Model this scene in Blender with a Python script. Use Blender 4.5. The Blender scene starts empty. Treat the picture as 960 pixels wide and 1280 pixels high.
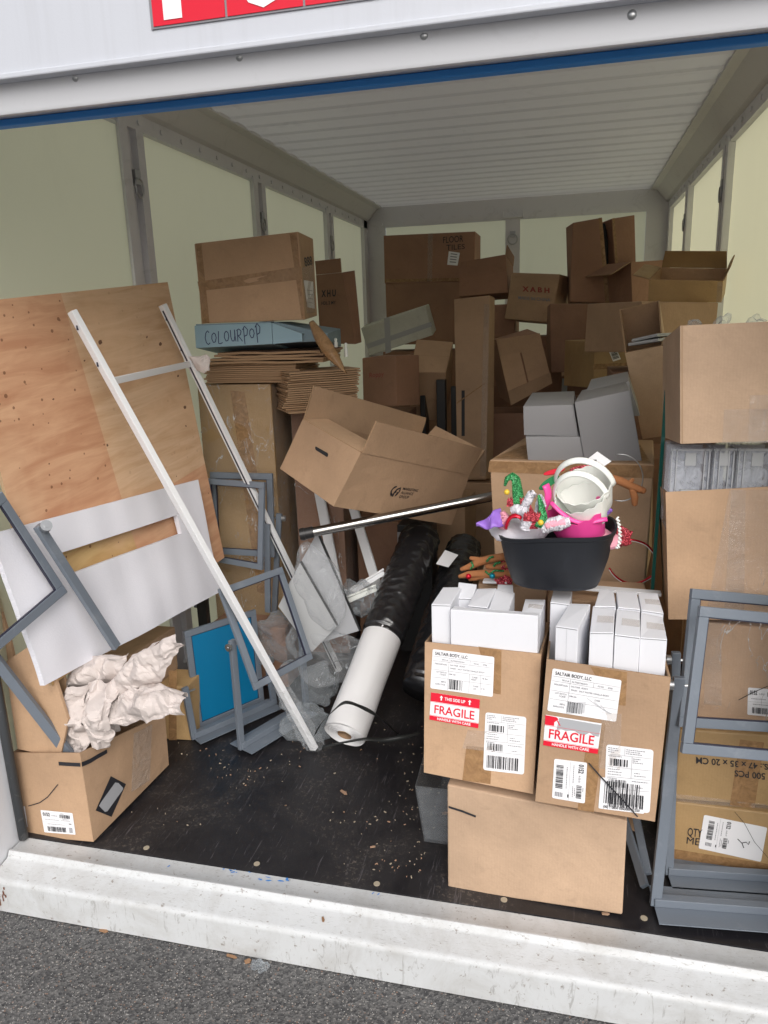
import bpy, bmesh, math, random
import numpy as np
from mathutils import Vector, Matrix, Euler, noise
PI = math.pi
scene = bpy.context.scene
C = scene.collection

# ------------------------------------------------------------------ camera
CAM = np.array([1.605, -1.664, 1.508]); FPX = 932.9
def cam_axes(yaw, pitch, roll):
    cy, sy, cp, sp = math.cos(yaw), math.sin(yaw), math.cos(pitch), math.sin(pitch)
    f = np.array([-sy*cp, cy*cp, sp]); r = np.array([cy, sy, 0.]); u = np.cross(r, f)
    c, s = math.cos(roll), math.sin(roll)
    return np.array([c*r+s*u, -s*r+c*u, f])
RC = cam_axes(math.radians(14.18), math.radians(-14.196), math.radians(-1.836))
cd = bpy.data.cameras.new('camera'); cam = bpy.data.objects.new('camera', cd); C.objects.link(cam)
m = Matrix.Identity(4)
for i in range(3):
    m[i][0] = RC[0][i]; m[i][1] = RC[1][i]; m[i][2] = -RC[2][i]; m[i][3] = CAM[i]
cam.matrix_world = m
cd.sensor_fit = 'VERTICAL'; cd.sensor_height = 36; cd.sensor_width = 27; cd.lens = 36*FPX/1280
cd.clip_start = .02; cd.clip_end = 600
scene.camera = cam
# ------------------------------------------------------------------ light
SUN_EL, SUN_AZ = math.radians(38), math.radians(158)   # overcast day, soft light falling on the open front
w = bpy.data.worlds.new('World'); scene.world = w; w.use_nodes = True
nt = w.node_tree; nt.nodes.clear()
wo = nt.nodes.new('ShaderNodeOutputWorld'); bg = nt.nodes.new('ShaderNodeBackground')
sky = nt.nodes.new('ShaderNodeTexSky'); sky.sky_type = 'NISHITA'; sky.sun_disc = False
sky.sun_elevation = SUN_EL; sky.sun_rotation = SUN_AZ
sky.air_density = 1.0; sky.dust_density = 4.0; sky.ozone_density = 1.0
hs = nt.nodes.new('ShaderNodeHueSaturation'); hs.inputs['Saturation'].default_value = .35
nt.links.new(sky.outputs[0], hs.inputs['Color']); nt.links.new(hs.outputs[0], bg.inputs[0])
bg.inputs[1].default_value = .15
nt.links.new(bg.outputs[0], wo.inputs[0])
sd = bpy.data.lights.new('sun', 'SUN'); sd.energy = .62; sd.angle = math.radians(40); sd.color = (1, .97, .93)
so = bpy.data.objects.new('sun', sd); C.objects.link(so); so.location = (0, -5, 8)
sdir = Vector((math.sin(SUN_AZ)*math.cos(SUN_EL), math.cos(SUN_AZ)*math.cos(SUN_EL), math.sin(SUN_EL)))
so.rotation_euler = sdir.to_track_quat('Z', 'Y').to_euler()
scene.view_settings.view_transform = 'Standard'; scene.view_settings.look = 'None'
scene.view_settings.gamma = 1; scene.view_settings.use_curve_mapping = False
scene.view_settings.exposure = 0.38
scene.render.engine = 'CYCLES'
scene.cycles.max_bounces = 10; scene.cycles.diffuse_bounces = 6; scene.cycles.transparent_max_bounces = 16

# ------------------------------------------------------------------ measuring aids (a point seen in the photograph on a known plane)
def ray(u, v): return np.array([(u-480)/FPX, -(v-640)/FPX, 1.]) @ RC
def on(u, v, axis, val):
    d = ray(u, v); return CAM + d*(val-CAM[axis])/d[axis]
def onp(u, v, n, c):
    d = ray(u, v); n = np.array(n, float); return CAM + d*(c-n@CAM)/(n@d)
def proj(P):
    q = (np.asarray(P)-CAM)@RC.T
    return np.array([480+FPX*q[0]/q[2], 640-FPX*q[1]/q[2]])

# ------------------------------------------------------------------ materials
def mat(name, col, rough=.6, metal=0., spec=.5):
    m = bpy.data.materials.new(name); m.use_nodes = True
    b = m.node_tree.nodes['Principled BSDF']
    b.inputs['Base Color'].default_value = (*col, 1); b.inputs['Roughness'].default_value = rough
    b.inputs['Metallic'].default_value = metal; b.inputs['Specular IOR Level'].default_value = spec
    return m
class NB:
    """tiny node builder"""
    def __init__(s, m): s.m = m; s.t = m.node_tree; s.b = s.t.nodes['Principled BSDF']
    def n(s, typ, **kw):
        x = s.t.nodes.new('ShaderNode'+typ)
        for k, v in kw.items():
            if k.startswith('_'): setattr(x, k[1:], v)
            else: x.inputs[k.replace('__', ' ')].default_value = v
        return x
    def l(s, a, b): s.t.links.new(a, b)
    def coord(s, kind='Object', scale=(1, 1, 1), rot=(0, 0, 0), loc=(0, 0, 0)):
        c = s.n('TexCoord'); mp = s.n('Mapping')
        mp.inputs['Scale'].default_value = scale; mp.inputs['Rotation'].default_value = rot; mp.inputs['Location'].default_value = loc
        s.l(c.outputs[kind], mp.inputs[0]); return mp.outputs[0]
    def noise(s, vec, scale, detail=4, rough=.55, dist=0):
        x = s.n('TexNoise', Scale=scale, Detail=detail, Roughness=rough, Distortion=dist); s.l(vec, x.inputs['Vector']); return x.outputs['Fac']
    def ramp(s, fac, stops):
        x = s.n('ValToRGB'); e = x.color_ramp.elements
        while len(e) < len(stops): e.new(.5)
        for el, (p, c) in zip(e, stops):
            el.position = p; el.color = (c, c, c, 1) if isinstance(c, (int, float)) else (*c, 1)
        s.l(fac, x.inputs[0]); return x.outputs[0]
    def mix(s, fac, a, b, typ='MIX'):
        x = s.n('Mix', _data_type='RGBA', _blend_type=typ)
        for i, v in ((0, fac), (6, a), (7, b)):
            if isinstance(v, (int, float)): x.inputs[i].default_value = v
            elif isinstance(v, tuple): x.inputs[i].default_value = (*v, 1)
            else: s.l(v, x.inputs[i])
        return x.outputs[2]
    def math(s, op, a, b=0.):
        x = s.n('Math', _operation=op)
        for i, v in ((0, a), (1, b)):
            if isinstance(v, (int, float)): x.inputs[i].default_value = v
            else: s.l(v, x.inputs[i])
        return x.outputs[0]
    def bump(s, h, strength=.3, dist=.002, nrm=None):
        x = s.n('Bump', Strength=strength, Distance=dist); s.l(h, x.inputs['Height'])
        if nrm is not None: s.l(nrm, x.inputs['Normal'])
        return x.outputs[0]
    def base(s, c): s.l(c, s.b.inputs['Base Color'])
    def rough(s, c): s.l(c, s.b.inputs['Roughness'])
    def normal(s, c): s.l(c, s.b.inputs['Normal'])

def cardboard(name, col, glaze=0.):
    m = mat(name, col, .82 - glaze); n = NB(m)
    v = n.coord('Object'); oi = n.n('ObjectInfo')
    a = n.noise(v, 3.0, 5); f = n.noise(v, 160, 3, .7); s = n.noise(v, 14, 6, .7, .6)
    vs = n.coord('Object', scale=(1, 1, 14)); fib = n.noise(vs, 26, 3)
    c1 = tuple(x*.80 for x in col); c2 = tuple(min(1, x*1.12) for x in col)
    c = n.mix(n.ramp(a, [(.3, 0.), (.7, 1.)]), c1, c2)
    c = n.mix(n.math('MULTIPLY', n.ramp(f, [(.35, 0.), (.7, 1.)]), .16), c, tuple(x*.55 for x in col))
    c = n.mix(n.math('MULTIPLY', n.ramp(s, [(.56, 0.), (.76, 1.)]), .42), c, tuple(x*.55 for x in col))
    hv = n.n('HueSaturation')
    n.l(n.math('ADD', n.math('MULTIPLY', oi.outputs['Random'], .26), .86), hv.inputs['Value'])
    n.l(c, hv.inputs['Color']); n.base(hv.outputs[0])
    cor = n.n('TexWave', Scale=42., Distortion=1.2); n.l(v, cor.inputs['Vector'])
    b = n.bump(cor.outputs['Fac'], .05, .002)
    b = n.bump(a, .8, .018, b); b = n.bump(s, .28, .006, b); b = n.bump(fib, .12, .002, b)
    n.normal(b)
    return m
M = {}
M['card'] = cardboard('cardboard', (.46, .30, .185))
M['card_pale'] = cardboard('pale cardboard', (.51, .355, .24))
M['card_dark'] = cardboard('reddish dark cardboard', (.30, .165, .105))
M['card_in'] = cardboard('inner cardboard', (.42, .27, .165))
M['card_grey'] = cardboard('white lined cardboard', (.56, .57, .50))
M['card_edge'] = mat('cut cardboard edge', (.33, .21, .12), .9)
M['kraft'] = cardboard('kraft wrap', (.40, .26, .12), .25)

def film_mat(name, col, lo, hi, rough=.12, ridge_glint=.0):
    m = mat(name, col, rough); n = NB(m); v = n.coord('Object'); s = n.noise(v, 13, 4, .6, 1.8)
    n.normal(n.bump(n.math('ABSOLUTE', n.math('SUBTRACT', s, .5)), .9, .02, n.bump(n.noise(v, 40, 3, .6, 1.), .3, .004)))
    lw = n.n('LayerWeight', Blend=.45); f = n.math('ADD', n.math('MULTIPLY', lw.outputs['Facing'], hi-lo), lo)
    f = n.math('MULTIPLY', f, n.math('ADD', n.math('MULTIPLY', s, .9), .55)); f.node.use_clamp = True
    if ridge_glint:   # tight creases; their bright glints are put in as pale opaque lines
        z_ = n.noise(n.coord('Object', rot=(.3, .5, .7), scale=(1.6, 1.6, .7)), 9, 3, .55, 1.2); z2 = n.noise(v, 7, 2)
        k_ = n.math('MULTIPLY', n.ramp(n.math('ABSOLUTE', n.math('SUBTRACT', z_, .5)), [(0., 1.), (.014, 0.)]), n.ramp(z2, [(.48, 0.), (.58, ridge_glint)]))
        f = n.math('MAXIMUM', f, k_)
    tr = n.n('BsdfTransparent'); mx = n.n('MixShader'); out = n.t.nodes['Material Output']
    n.l(f, mx.inputs[0]); n.l(tr.outputs[0], mx.inputs[1]); n.l(n.b.outputs[0], mx.inputs[2]); n.l(mx.outputs[0], out.inputs[0]); return m
def tape_mat(name, col, a, rough):
    m = mat(name, col, rough); n = NB(m)
    v = n.coord('Object'); s = n.noise(v, 30, 4, .6, 1.5); s2 = n.noise(v, 8, 3, .6, 1.0)
    n.normal(n.bump(s2, .6, .01, n.bump(s, .5, .004)))
    tr = n.n('BsdfTransparent'); tr.inputs[0].default_value = (*[min(1, .55+.45*x) for x in col], 1) if a < .7 else (1, 1, 1, 1)
    mx = n.n('MixShader'); out = n.t.nodes['Material Output']
    f = n.ramp(s, [(.35, max(0, a-.12)), (.72, min(1, a+.22))])
    n.l(f, mx.inputs[0]); n.l(tr.outputs[0], mx.inputs[1]); n.l(n.b.outputs[0], mx.inputs[2]); n.l(mx.outputs[0], out.inputs[0])
    return m
M['tape'] = tape_mat('brown packing tape', (.42, .25, .12), .62, .28)
M['bag'] = film_mat('clear plastic bag', (.60, .63, .66), .05, .46, .09, .6)
M['bag_thick'] = film_mat('cloudy plastic bag', (.52, .57, .61), .09, .56, .10, .6)
M['film'] = film_mat('clear stretch film', (.78, .76, .74), .05, .30, .08, .75)
M['clear_tape'] = film_mat('clear packing tape', (.62, .54, .47), .20, .42, .10, .5)
M['clear_plastic'] = tape_mat('clear rigid plastic', (.66, .69, .76), .34, .08)

M['label'] = mat('white paper label', (.80, .80, .82), .5)
M['ink'] = mat('black ink', (.02, .02, .025), .6)
M['ink_grey'] = mat('grey small print', (.22, .22, .24), .6)
M['ink_blue'] = mat('blue black marker', (.02, .03, .10), .6)
M['ink_red'] = mat('faded red print', (.28, .05, .04), .7)
M['red'] = mat('red sticker print', (.66, .012, .035), .5, 0, .3)
M['white_print'] = mat('white print', (.82, .82, .84), .5)

def painted(name, col, rough=.45, dirt=.25, dcol=(.12, .11, .10), bumpy=.12):
    m = mat(name, col, rough); n = NB(m); v = n.coord('Object')
    s = n.noise(v, 9, 7, .7, .8); g = n.noise(v, 240, 2)
    d = n.math('MULTIPLY', n.ramp(s, [(.56, 0.), (.80, 1.)]), dirt)
    n.base(n.mix(d, col, dcol)); n.rough(n.math('ADD', n.math('MULTIPLY', s, .25), rough-.12))
    n.normal(n.bump(n.noise(v, 2.5, 2), .25, .01, n.bump(g, bumpy, .0008)))
    return m
M['steel_paint'] = painted('grey painted steel post', (.66, .66, .69), .5, .3)
M['white_paint'] = painted('white painted steel', (.62, .63, .66), .4, .15)
M['frame_grey'] = painted('grey powder coated metal', (.15, .175, .21), .38, .35, (.34, .36, .38), .25)
M['frame_dark'] = mat('dark frame gasket', (.02, .02, .04), .4)
M['rail_white'] = painted('white powder coated rail', (.72, .73, .75), .35, .1)
M['bolt'] = mat('zinc bolt', (.45, .46, .47), .35, .9)
M['seal_blue'] = mat('blue rubber seal', (.045, .29, .78), .5)
M['seal_black'] = painted('black rubber seal', (.045, .05, .055), .6, .8, (.3, .3, .3))
M['roof'] = painted('pale grey roof sheet', (.66, .66, .67), .55, .2)
m = M['roof'].copy(); m.name = 'roof sheet letting light through'; n = NB(m)
tl = n.n('BsdfTranslucent'); tl.inputs[0].default_value = (.80, .80, .80, 1); mx = n.n('MixShader'); mx.inputs[0].default_value = .09
n.l(n.b.outputs[0], mx.inputs[1]); n.l(tl.outputs[0], mx.inputs[2]); n.l(mx.outputs[0], n.t.nodes['Material Output'].inputs[0]); M['roof_sheet'] = m

# header: white, with faint grey drip streaks
m = mat('white header panel', (.74, .76, .80), .45); n = NB(m)
st = n.noise(n.coord('Object', scale=(14, 1, .7)), 3.2, 5, .6)
n.base(n.mix(n.math('MULTIPLY', n.ramp(st, [(.50, 0.), (.85, 1.)]), .26), (.52, .54, .59), (.38, .39, .42)))
n.normal(n.bump(n.noise(n.coord('Object'), 260, 2), .15, .001)); M['header'] = m

# fibreglass wall sheet: lets daylight through
m = mat('translucent fibreglass sheet', (.56, .57, .42), .35); n = NB(m); v = n.coord('Object')
wv = n.noise(v, 300, 2, .5); cl = n.noise(v, 1.6, 4)
st_ = n.noise(n.coord('Object', scale=(1, 1, .35)), 6, 7, .7, .6)
n.base(n.mix(n.math('MULTIPLY', n.ramp(st_, [(.55, 0.), (.78, 1.)]), .45), n.mix(cl, (.58, .57, .49), (.70, .69, .61)), (.34, .31, .25)))
n.normal(n.bump(n.noise(v, 3, 2), .35, .02, n.bump(wv, .3, .001)))
tl = n.n('BsdfTranslucent'); tl.inputs[0].default_value = (1., .98, .80, 1)
mx = n.n('MixShader'); mx.inputs[0].default_value = .78
n.l(n.b.outputs[0], mx.inputs[1]); n.l(tl.outputs[0], mx.inputs[2]); n.l(mx.outputs[0], n.t.nodes['Material Output'].inputs[0])
M['fibre'] = m

# sill: white paint with scuffs, scratches, a few blue paint marks
m = mat('scuffed white sill', (.56, .575, .585), .45); n = NB(m); v = n.coord('Object')
sc = n.noise(n.coord('Object', scale=(5, 26, 1)), 9, 8, .75, 1.2); dd = n.noise(v, 5, 8, .75, .5); sp = n.noise(v, 55, 4, .7)
c = n.mix(n.math('MULTIPLY', n.ramp(dd, [(.44, 0.), (.72, 1.)]), .6), (.56, .575, .585), (.33, .315, .29))
c = n.mix(n.math('MULTIPLY', n.ramp(sc, [(.57, 0.), (.63, 1.)]), .6), c, (.24, .23, .22))
c = n.mix(n.math('MULTIPLY', n.ramp(sp, [(.63, 0.), (.69, 1.)]), .7), c, (.16, .12, .09))
n.base(c); n.normal(n.bump(dd, .2, .004, n.bump(sc, .1, .001))); M['sill'] = m
M['blue_mark'] = mat('blue paint smear', (.03, .22, .62), .5)
M['rust'] = mat('rust stain', (.16, .06, .03), .8)

# floor: black phenolic ply with dust and scratches
m = mat('black phenolic plywood floor', (.018, .017, .02), .42); n = NB(m); v = n.coord('Object')
d1 = n.noise(v, 3.2, 8, .72, .5); d2 = n.noise(v, 90, 4, .75); sc = n.noise(n.coord('Object', scale=(30, 2.5, 1), rot=(0, 0, .5)), 4, 6, .7, .8)
sc2 = n.noise(n.coord('Object', scale=(2, 34, 1), rot=(0, 0, .3)), 4, 6, .7, .8)
c = n.mix(n.math('MULTIPLY', n.ramp(d1, [(.42, 0.), (.78, 1.)]), .5), (.011, .0105, .013), (.058, .053, .052))
c = n.mix(n.math('MULTIPLY', n.math('MULTIPLY', n.ramp(d2, [(.54, 0.), (.72, 1.)]), n.ramp(d1, [(.48, 0.), (.66, 1.)])), .8), c, (.20, .17, .14))
c = n.mix(n.math('MULTIPLY', n.ramp(sc, [(.60, 0.), (.66, 1.)]), .5), c, (.13, .12, .13))
c = n.mix(n.math('MULTIPLY', n.ramp(sc2, [(.67, 0.), (.71, 1.)]), .3), c, (.13, .12, .12))
n.base(c); n.rough(n.ramp(d1, [(.3, .34), (.7, .6)])); n.normal(n.bump(n.noise(v, 420, 2), .25, .001, n.bump(sc, .1, .001))); M['floor'] = m

# asphalt
m = mat('asphalt', (.06, .06, .062), .85); n = NB(m); v = n.coord('Object')
vo = n.n('TexVoronoi', Scale=150., _feature='F1'); n.l(v, vo.inputs['Vector'])
vo2 = n.n('TexVoronoi', Scale=330., _feature='F1'); n.l(v, vo2.inputs['Vector'])
sep = n.n('SeparateColor'); n.l(vo.outputs['Color'], sep.inputs[0]); sep2 = n.n('SeparateColor'); n.l(vo2.outputs['Color'], sep2.inputs[0])
c = n.mix(n.ramp(sep.outputs[0], [(0., 0.), (1., 1.)]), (.05, .05, .052), (.17, .165, .16))
pick = n.math('MULTIPLY', n.ramp(sep.outputs[1], [(.82, 0.), (.84, 1.)]), n.ramp(vo.outputs['Distance'], [(.28, 1.), (.42, 0.)]))
c = n.mix(pick, c, n.mix(sep.outputs[2], (.24, .15, .11), (.36, .34, .31)))
pk2 = n.math('MULTIPLY', n.ramp(sep2.outputs[1], [(.93, 0.), (.94, 1.)]), n.ramp(vo2.outputs['Distance'], [(.3, 1.), (.45, 0.)]))
c = n.mix(pk2, c, (.62, .60, .57))
c = n.mix(n.math('MULTIPLY', n.ramp(n.noise(v, 2.2, 5), [(.4, 0.), (.75, 1.)]), .35), c, (.035, .034, .035))
n.base(c); n.normal(n.bump(vo.outputs['Distance'], .7, .004, n.bump(vo2.outputs['Distance'], .5, .003))); M['asphalt'] = m

# birch/poplar plywood face, UV in metres
m = mat('knotty plywood', (.5, .3, .17), .6); n = NB(m)
uv = n.coord('UV'); sx = n.n('SeparateXYZ'); n.l(uv, sx.inputs[0]); U, V = sx.outputs[0], sx.outputs[1]
g = n.noise(n.coord('UV', scale=(1.1, 7.5, 1)), 2.6, 6, .6, .9); g2 = n.noise(n.coord('UV', scale=(3, 60, 1)), 3, 4, .6)
g = n.ramp(g, [(.36, 0.), (.62, 1.)]); red = n.mix(g, (.50, .25, .14), (.66, .39, .235)); pale = n.mix(g, (.56, .36, .21), (.70, .50, .33)); yel = n.mix(g, (.46, .28, .10), (.60, .42, .19))
mR = n.math('GREATER_THAN', n.math('ADD', U, n.math('MULTIPLY', V, .10)), .50)
mL = n.math('LESS_THAN', n.math('SUBTRACT', V, n.math('MULTIPLY', U, .05)), .34)
mY = n.math('LESS_THAN', V, .40)
left = n.mix(mY, red, yel); right = n.mix(mL, pale, red); c = n.mix(mR, left, right)
c = n.mix(n.math('MULTIPLY', g2, .34), c, (.36, .18, .09))
cloud = n.noise(uv, 2.4, 4, .6, .4); c = n.mix(n.math('MULTIPLY', n.ramp(cloud, [(.48, 0.), (.62, 1.)]), .5), c, (.72, .48, .30))
kn = n.n('TexVoronoi', Scale=15., _feature='F1', Randomness=1.); 
dv = n.n('TexNoise', Scale=38., Detail=2.); n.l(uv, dv.inputs['Vector']); dm = n.n('VectorMath', _operation='MULTIPLY_ADD'); n.l(dv.outputs['Color'], dm.inputs[0]); dm.inputs[1].default_value = (.022, .014, 0); n.l(n.coord('UV', scale=(1, 1.25, 1)), dm.inputs[2]); n.l(dm.outputs[0], kn.inputs['Vector'])
ks = n.n('SeparateColor'); n.l(kn.outputs['Color'], ks.inputs[0])
kv = n.noise(uv, 20, 2, .5); dot = n.math('LESS_THAN', kn.outputs['Distance'], n.math('MULTIPLY', n.ramp(ks.outputs[0], [(.35, 0.), (1., 1.)]), .15))
c = n.mix(n.math('MULTIPLY', dot, .9), c, (.10, .035, .015))
kn2 = n.n('TexVoronoi', Scale=31., _feature='F1'); n.l(uv, kn2.inputs['Vector']); k2 = n.n('SeparateColor'); n.l(kn2.outputs['Color'], k2.inputs[0])
dot2 = n.math('MULTIPLY', n.math('LESS_THAN', kn2.outputs['Distance'], n.math('MULTIPLY', n.ramp(k2.outputs[1], [(.3, 0.), (1., 1.)]), .20)), n.math('SUBTRACT', 1., n.math('MULTIPLY', mR, .8)))
c = n.mix(n.math('MULTIPLY', dot2, .75), c, (.14, .05, .02))
n.base(c); n.normal(n.bump(g2, .1, .001)); M['ply'] = m
M['ply_edge'] = mat('plywood edge', (.42, .29, .17), .8)

# white foam sheet, faint vertical waves and cells
m = mat('white packing foam', (.74, .74, .80), .75); n = NB(m); uv = n.coord('UV')
wv = n.n('TexWave', Scale=2.1, Distortion=.9, Detail=1.); wv.wave_profile = 'SIN'; n.l(uv, wv.inputs['Vector'])
cell = n.noise(n.coord('UV'), 170, 3, .6)
n.base(n.mix(n.math('MULTIPLY', cell, .3), (.74, .74, .79), (.62, .62, .70)))
n.normal(n.bump(wv.outputs['Fac'], .22, .010, n.bump(cell, .25, .002))); M['foam'] = m

def crinkly(name, col, rough, scale, strength, dist=.006, sw=(1, 1, 1), spec=.5):
    m = mat(name, col, rough, spec=spec); n = NB(m); v = n.coord('Object', scale=sw)
    a = n.noise(v, scale, 5, .6, 2.2); b = n.noise(v, scale*3.1, 4, .6, 1.4)
    ra = n.math('ABSOLUTE', n.math('SUBTRACT', a, .5)); rb = n.math('ABSOLUTE', n.math('SUBTRACT', b, .5))
    n.normal(n.bump(ra, strength, dist, n.bump(rb, strength*.6, dist*.4))); return m
M['paper'] = crinkly('crumpled packing paper', (.56, .50, .475), .8, 9, .4, .006)
M['black_film'] = mat('black plastic wrap', (.016, .016, .018), .27, 0, .9)
M['roll_white'] = crinkly('white rolled foam film', (.72, .72, .73), .55, 6, .12, .004)
M['black_strap'] = mat('black plastic strap', (.02, .022, .022), .4)
M['tube'] = mat('dark polished steel tube', (.34, .33, .32), .22, 1.)
M['cap'] = mat('black plastic cap', (.015, .015, .016), .4)
M['panel_blue'] = mat('blue sign panel', (.003, .155, .32), .35)
M['board_white'] = mat('white board', (.38, .39, .41), .4)
M['board_grey'] = mat('grey board', (.36, .37, .38), .35)
M['carton_white'] = painted('white carton', (.72, .73, .77), .55, .12, (.4, .38, .36), .15)
M['grey_tub'] = painted('grey plastic tub', (.25, .245, .25), .42, .15, (.15, .15, .15), .1)
M['clear_tub'] = film_mat('smoky clear tub', (.40, .43, .46), .10, .35, .2)
M['basket_black'] = painted('black rubber basket', (.010, .012, .017), .5, .2, (.06, .07, .09), .2)
M['basket_white'] = mat('white plastic basket', (.82, .84, .80), .35)
M['basket_pink'] = mat('hot pink plastic basket', (.80, .07, .32), .35)
M['pink_soft'] = mat('light pink felt', (.80, .36, .45), .9)
M['white_plush'] = crinkly('white plush', (.76, .74, .80), .95, 60, .8, .006)
def glitter(name, col):
    m = mat(name, col, .35); n = NB(m); v = n.coord('Object'); vo = n.n('TexVoronoi', Scale=520.); n.l(v, vo.inputs['Vector']); sp = n.n('SeparateColor'); n.l(vo.outputs['Color'], sp.inputs[0])
    n.base(n.mix(n.ramp(sp.outputs[0], [(.55, 0.), (.95, 1.)]), tuple(c*.5 for c in col), tuple(min(1, c*1.9+.12) for c in col))); n.rough(sp.outputs[1]); n.normal(n.bump(sp.outputs[2], .9, .002)); return m
M['red_glitter'] = glitter('red glitter', (.42, .01, .03))
M['green_glitter'] = glitter('green glitter', (.01, .26, .06))
M['green_felt'] = mat('green felt', (.02, .20, .07), .9)
M['purple'] = crinkly('purple satin', (.28, .14, .55), .4, 20, .3)
M['gold'] = mat('yellow bell', (.75, .5, .04), .35)
M['brown_plush'] = crinkly('orange brown felt antler', (.42, .17, .065), .9, 40, .4)
M['teal_ball'] = mat('turquoise bauble', (.01, .30, .42), .12, .5)
M['red_ball'] = mat('red bauble', (.6, .01, .03), .12, .5)
M['box_blue'] = painted('pale blue carton', (.28, .42, .50), .6, .15, (.2, .25, .3))
M['box_blue_in'] = painted('dusty blue carton top', (.20, .28, .33), .6, .15, (.1, .12, .15))
M['glass_edge'] = mat('green glass edge', (.01, .12, .10), .15)
M['wood_chip'] = mat('wood chip', (.36, .23, .15), .8)
M['dust_pale'] = mat('pale debris', (.36, .31, .23), .9)
M['dark_void'] = mat('gap shade black', (.015, .015, .018), .9)  # near-black that paints the shade in a carton gap and a hand hole
M['leaf'] = mat('dead leaf', (.30, .17, .09), .8)

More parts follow.
